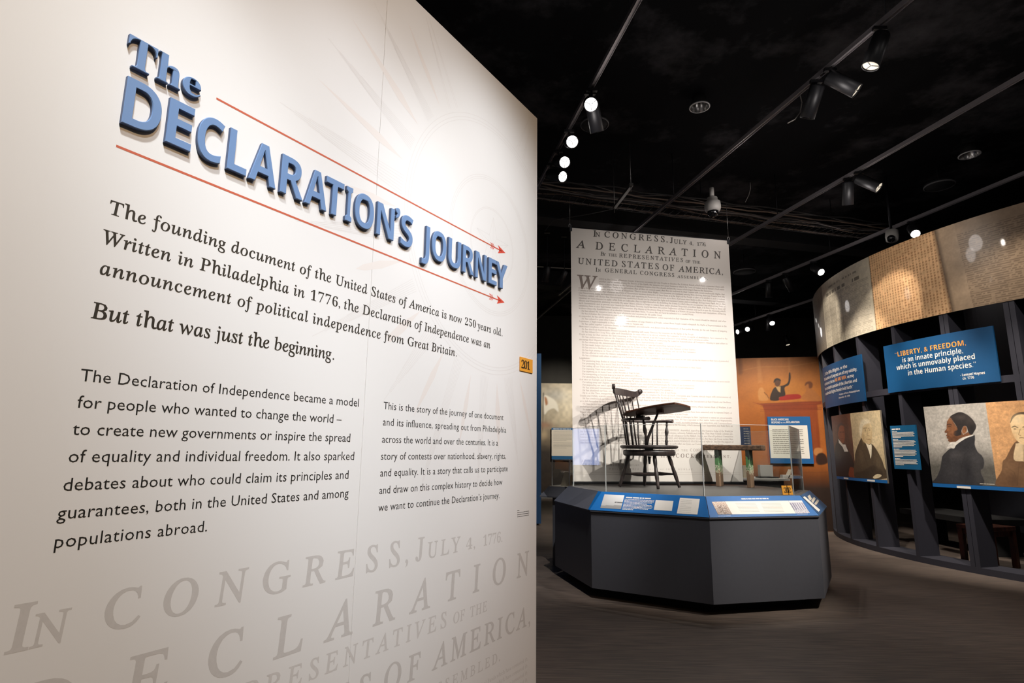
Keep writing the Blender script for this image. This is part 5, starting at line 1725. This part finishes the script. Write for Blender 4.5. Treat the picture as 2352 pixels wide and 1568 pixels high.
for k, (p, q) in TRK.items():
    p = np.array(p); q = np.array(q); d = (q - p) / (q[1] - p[1]); y0, y1 = ext[k]
    P0 = np.array([*(p + d * (y0 - p[1])), 4.90]); P1 = np.array([*(p + d * (y1 - p[1])), 4.90]); tdir[k] = (p, d)
    u = (P1 - P0) / np.linalg.norm(P1 - P0); v = np.array([-u[1], u[0], 0])
    t = thing('lighting_track', 'long ceiling lighting track running ' + where[k], 'lighting track', (P0 + P1) / 2, 'ceiling lighting tracks')
    G().box((P0 + P1) / 2 + (0, 0, .02), (u, v, (0, 0, 1)), (np.linalg.norm(P1 - P0), .036, .034)).build('rail', trackm, t)
    fl = G()
    for s_ in (-1, 1): fl.box((P0 + P1) / 2 + v * .0175 * s_ + (0, 0, -.004), (u, v, (0, 0, 1)), (np.linalg.norm(P1 - P0), .004, .014))
    fl.build('flange', trackm, t)
    L = np.linalg.norm(P1 - P0); n = max(2, int(L / 3.5))
    for i in range(n):
        c = P0 + u * (L * (i + .5) / n); G().tube([c + (0, 0, .037), c + (0, 0, .70)], .006, 6).build('hanger_rod', darkm, t)

# lamp head prototype: origin at the track, body hangs below and swivels
HL, HR = .27, .068


def make_lamp():
    t = thing('track_lamp', '', 'spotlight', (0, 0, 0), 'track spotlights')
    G().box((0, 0, -.02), np.eye(3), (.11, .034, .03)).build('adapter', housing_m, t, local=True)
    G().tube([(0, 0, -.01), (0, 0, -.10)], .010, 8).build('stem', housing_m, t, local=True)
    h = G().lathe([(HR * .55, .035), (HR * .92, .03), (HR, .015), (HR, -HL), (HR - .006, -HL), (HR - .006, -HL + .03), (HR - .012, -HL + .035)], (0, 0, 0), seg=28, caps=False)
    h.loft([[(HR * .55 * math.cos(2 * math.pi * k / 28), HR * .55 * math.sin(2 * math.pi * k / 28), .035) for k in range(28)]] * 2, caps=True)
    hs = h.build('housing', housing_m, t, local=True)
    hs.location = (0, 0, -.12)
    G().lathe([(.001, -HL + .012), (HR - .007, -HL + .012), (HR - .007, -HL + .016), (.001, -HL + .016)], (0, 0, 0), seg=24).build('lens', lens_on, hs, local=True)
    fg = G()
    for q in range(3):
        a = 2 * math.pi * q / 3 + .4; fg.box((math.cos(a) * HR * .5, math.sin(a) * HR * .5, -HL + .009), ((math.cos(a), math.sin(a), 0), (-math.sin(a), math.cos(a), 0), (0, 0, 1)), (HR * .9, .006, .003))
    fg.build('baffle', housing_m, hs, local=True)
    return t


PROTO = make_lamp()
_first = [True]


def put_lamp(tr, lens_px, aim, label, bright=True, zl=4.62):
    """lamp on a track whose lens sits where the photo shows it; aim is a direction"""
    aim = np.array(aim, float); aim /= np.linalg.norm(aim)
    L = at_z(*lens_px, zl)
    piv = L - aim * (HL - .014)
    base = np.array([piv[0], piv[1], 4.893 if tr else 5.615])
    if tr:
        p, d = tdir[tr]; base[0] = (p + d * (base[1] - p[1]))[0]
        piv[0] = base[0]
    if _first[0]: r = PROTO; _first[0] = False; kids = list(r.children)
    else:
        r = PROTO.copy(); SC.collection.objects.link(r); kids = []
        for c in PROTO.children:
            n = c.copy(); SC.collection.objects.link(n); n.parent = r; kids.append(n)
            for gch in c.children:
                m = gch.copy(); SC.collection.objects.link(m); m.parent = n
    r['label'] = label; r.location = tuple(base)
    for c in kids:
        if c.name.startswith('housing'):
            c.location = (0, 0, float(piv[2] - base[2]))
            c.rotation_mode = 'QUATERNION'; c.rotation_quaternion = Vector(aim).to_track_quat('-Z', 'Y')
            for gch in c.children:
                if gch.name.startswith('lens') and not bright:
                    gch.data = gch.data.copy(); gch.data.materials.clear(); gch.data.materials.append(lens_off if bright is None else lens_dim)
        if c.name.startswith('stem'):
            c.scale = (1, 1, max(.3, (base[2] - piv[2] - .01) / .09))
    return r


def to_cam(px, zl=4.62, down=.0):
    L = at_z(*px, zl); v = CAM - L; v = v / np.linalg.norm(v); v[2] -= down; return v


put_lamp('A', (1355, 240), to_cam((1355, 240)) + np.array([.05, .1, 0]), 'glaring white spotlight topmost of the row by the white wall edge')
put_lamp('A', (1362, 300), (.30, .55, -1.1), 'dark tilted spotlight can hanging before the round ceiling speaker by the wall', None, 4.50)
put_lamp('A', (1283, 325), to_cam((1283, 325)) + np.array([.1, 0, 0]), 'glaring warm spotlight second down the row by the white wall edge')
put_lamp('A', (1262, 372), to_cam((1262, 372)) + np.array([.25, .1, 0]), 'smaller lit spotlight third down the row by the white wall edge')
put_lamp('A', (1241, 405), to_cam((1241, 405)) + np.array([.5, .2, 0]), 'lowest lit spotlight half cut off by the white wall edge')
put_lamp('B', (2018, 150), (-.45, .15, -1.2), 'topmost soft lit spotlight can at upper right pointing steeply down', False, 4.55)
put_lamp('B', (1957, 207), (.75, -.3, -.75), 'spotlight can tilted right with thin lit rim at upper right', False)
put_lamp('B', (1864, 268), (-.2, .55, -1.0), 'dark unlit spotlight can hanging beside the thin wire loop', None, 4.58)
put_lamp('C', (2018, 430), (.5, -.45, -.6), 'spotlight can with cream lens right of the ceiling dome camera', False)
put_lamp('C', (1947, 468), (.15, .5, -1.1), 'dark spotlight can left of the cream lens spotlight', None, 4.58)
put_lamp('D', (2134, 537), to_cam((2134, 537)) + np.array([.3, .2, -.2]), 'bright spotlight just above the ribbon of manuscripts at right')
put_lamp('D', (1903, 625), to_cam((1903, 625)) + np.array([.5, .2, -.2]), 'bright spotlight above the left bend of the manuscript ribbon')
put_lamp('D', (1803, 666), (.45, .1, -.8), 'tilted spotlight with thin lit rim left of the manuscript ribbon', True, 4.55)
put_lamp('D', (1763, 681), (.05, .2, -1.), 'upright spotlight with thin lit rim between banner and ribbon', True, 4.55)
put_lamp('E', (1709, 762), to_cam((1709, 762)) + np.array([-1.2, .2, -.2]), 'far narrow lit spotlight nearest the banner edge')
put_lamp('E', (1735, 756), to_cam((1735, 756)) + np.array([-.5, 0, -.1]), 'far round lit spotlight second from the banner edge')
put_lamp('E', (1760, 758), (.0, .2, -1.), 'far dark spotlight can third from the banner edge', None, 4.50)
put_lamp('E', (1789, 742), to_cam((1789, 742)) + np.array([.2, 0, -.5]), 'far bright oval spotlight fourth from the banner edge')
put_lamp(None, (1810, 791), (.1, -.3, -1.), 'lowest far spotlight above the orange mural', False)
put_lamp(None, (1252, 645), (-.15, .2, -1.), 'dim spotlight can in the dark gap nearest the white wall', None)
put_lamp(None, (1284, 652), (-.45, .2, -1.), 'dim tilted spotlight can in the dark gap beside the banner', None)

# recessed downlights, round speakers
for (x, y), z_, r_, lab, kind in (((1607, 247), 5.45, .11, 'round recessed ceiling downlight with bright chrome rim left of the tracks', 'd'), ((2227, 357), 5.45, .12, 'round recessed ceiling downlight at the far right of the ceiling', 'd'),
                                  ((1366, 288), 5.30, .165, 'round black ceiling speaker behind the spotlight row by the wall', 's'), ((2158, 428), 5.30, .19, 'round black ceiling speaker below the far right downlight', 's'),
                                  ((1710, 625), 5.20, .22, 'dim round ceiling speaker right of the hanging banner', 's')):
    c = at_z(x, y, z_)
    if kind == 'd':
        t = thing('ceiling_downlight', lab, 'downlight', c)
        G().lathe([(r_ * 1.0, 0), (r_ * 1.10, 0), (r_ * 1.10, .012), (r_ * 1.0, .012)], c, seg=36, caps=False).build('trim_ring', mat('chrome_ring', (238, 236, 234), .35, .1), t)
        G().lathe([(r_ * 1.0, .0), (r_ * .7, .14), (.001, .15)], c, seg=36, caps=False).build('reflector', mat('silver_reflector', (170, 168, 166), .25, .9), t)
    else:
        t = thing('ceiling_speaker', lab, 'speaker', c)
        G().lathe([(r_, 0), (r_ * 1.05, .003), (r_ * 1.05, .02), (r_, .022)], c, seg=40, caps=False).build('trim_ring', mat('dull_ring', (120, 118, 118), .5), t)
        G().lathe([(.001, .006), (r_, .006), (r_, .05), (.001, .05)], c, seg=40).build('grille', mat('speaker_grille', (34, 34, 36), .8), t)
    G().tube([c + (0, 0, .05), (c[0], c[1], 5.6)], .012, 6).build('hanger_rod', blackm, t)

# dome camera
whitep = mat('camera_white', (206, 202, 196), .5)
c = at_z(1637, 478, 4.68)
t = thing('dome_camera', 'white ceiling dome camera with dark lens bubble above the banner corner', 'security camera', c)
G().lathe([(.05, .16), (.07, .15), (.075, .09), (.105, .085), (.11, .0), (.095, -.04), (.075, -.05)], c, seg=28).build('housing', whitep, t)
G().lathe([(.074, -.05), (.072, -.08), (.055, -.115), (.03, -.132), (.001, -.137)], c, seg=24, caps=False).build('dome', mat('smoked_dome', (20, 20, 22), .08, spec=.9), t)
G().tube([c + (0, 0, .15), c + (0, 0, .30)], .03, 10).build('mount_stem', whitep, t)
c = at_z(2049, 547, 4.60)
t = thing('dome_camera', 'small white bullet shaped camera above the manuscript ribbon', 'security camera', c)
G().lathe([(.03, .14), (.085, .12), (.09, .02), (.08, -.04), (.05, -.06)], c, (.15, .1, 1), seg=24).build('housing', whitep, t)
G().lathe([(.001, -.02), (.05, -.02), (.055, .03), (.05, .05), (.001, .05)], c + np.array([-.06, -.07, -.03]), (-.5, -.6, -.3), seg=20).build('dome', MATS['smoked_dome'], t)
G().tube([c + (0, 0, .12), (c[0], c[1], 5.6)], .02, 8).build('mount_stem', darkm, t)

# cable bundle crossing the ceiling
ca, cb = at_z(1120, 428, 5.05), at_z(2020, 540, 5.05)
u = (cb - ca); L = np.linalg.norm(u); u /= L; v = np.array([-u[1], u[0], 0])
t = thing('cable_bundle', 'long loose bundle of grey cables slung across the black ceiling above the banner', 'cables', (ca + cb) / 2)
cabm = [mat('cable_grey', (120, 112, 108), .6), mat('cable_dark', (52, 50, 50), .6), mat('cable_tan', (136, 116, 102), .6)]
rs = random.Random(8)
for i in range(16):
    off = v * rs.uniform(-.30, .20) + np.array([0, 0, rs.uniform(-.04, .10)]); pts = []; ph = rs.uniform(0, 6); am = rs.uniform(.01, .045)
    for k in range(41):
        s_ = k / 40; pts.append(ca + u * L * s_ + off + v * am * math.sin(ph + s_ * 22 * (1 + .2 * i % 3)) + np.array([0, 0, am * .7 * math.sin(ph * 2 + s_ * 31)]))
    G().tube(pts, rs.uniform(.006, .012), 6).build('cable', cabm[i % 3], t)
tr = G()
for i in range(2): tr.tube([ca + v * (.12 - .30 * i) + (0, 0, -.055), cb + v * (.12 - .30 * i) + (0, 0, -.055)], .007, 6)
n = int(L / .12)
for i in range(n): tr.tube([ca + u * (L * i / n) + v * .13 + (0, 0, -.06), ca + u * (L * i / n) + v * -.19 + (0, 0, -.06)], .0035, 5)
tr.build('wire_tray', mat('tray_wire', (58, 56, 56), .5, .5), t)
for s_ in (.12, .5, .86): G().tube([ca + u * L * s_ + (0, 0, -.05), ca + u * L * s_ + (0, 0, .55)], .005, 6).build('hanger_rod', darkm, t)

# trapeze strut
p, q = at_z(1411, 479, 4.73), at_z(1449, 430, 4.73)
t = thing('strut_trapeze', 'perforated steel strut on a threaded rod above the hanging banner', 'ceiling bracket', (p + q) / 2)
d = (q - p); dl = np.linalg.norm(d); d /= dl; w = np.array([-d[1], d[0], 0])
g = G(); g.box((p + q) / 2, (d, w, (0, 0, 1)), (dl, .04, .006))
for s_ in (-1, 1): g.box((p + q) / 2 + w * .019 * s_ + (0, 0, .018), (d, w, (0, 0, 1)), (dl, .004, .036))
g.build('channel', steel, t)
G().box(q + (0, 0, .03), (d, w, (0, 0, 1)), (.05, .05, .04)).build('bracket', steel, t)
for e in (p, q): G().tube([e + (0, 0, -.06), (e[0], e[1], 5.6)], .005, 6).build('threaded_rod', steel, t)
pz = [at_z(1411, 479, 4.73), at_z(1350, 492, 4.70), at_z(1270, 505, 4.62), at_z(1252, 530, 4.5)]
tag(G().tube(pz, .006, 6).build('drooping_cable', cabm[1], None), 'thin dark cable drooping from the steel strut towards the white wall', 'cable')

# loops of wire
for pts, lab, zz_ in (([(1838, 218), (1842, 235), (1838, 258), (1826, 274), (1809, 283)], 'thin pale wire loop hanging under the track by the dark spotlight', 4.89),
                      ([(1723, 418), (1724, 432), (1720, 448), (1712, 464)], 'short pale wire hanging just right of the ceiling dome camera', 5.61)):
    T_ = at_z(*pts[0], zz_)
    tag(G().tube([T_] + [at_Y(x, y, T_[1]) for x, y in pts[1:]], .005, 6).build('hanging_wire', mat('pale_wire', (196, 188, 182), .5), None), lab, 'wire')

# pipes and beams in the void (dim)
for (x0, y0), (x1, y1), z_, lab in (((1233, 612), (1313, 617), 5.12, 'thin pale conduit crossing the dark gap between white wall and banner'),):
    a, b = at_z(x0, y0, z_), at_z(x1, y1, z_); dd = b - a
    tag(G().tube([a - dd * 2, b + dd * 2], .012, 8).build('conduit', mat('pale_conduit', (170, 160, 146), .5), None), lab, 'pipe')
a, b = at_z(1236, 730, 4.9), at_z(1313, 664, 4.9); dd = (b - a)
tag(G().tube([a - dd * .2, b + dd * 1.2], .022, 8).build('conduit', mat('grey_conduit', (120, 118, 120), .5), None), 'grey sloping conduit in the dark gap left of the banner', 'pipe')
bmm = mat('ceiling_beam', (30, 30, 32), .9, var=.4, vscale=2)
for i, (a, b) in enumerate((((.2, 2.2), (9, 4.2)), ((-.5, 9.2), (9, 11.4)), ((-.5, 13.2), (9, 15.4)))):
    a = np.array([*a, 5.42]); b = np.array([*b, 5.42]); uu = (b - a) / np.linalg.norm(b - a)
    struct(G().box((a + b) / 2, (uu, np.array([-uu[1], uu[0], 0]), (0, 0, 1)), (np.linalg.norm(b - a), .35, .36)).build('trim_%d' % (i + 1), bmm))
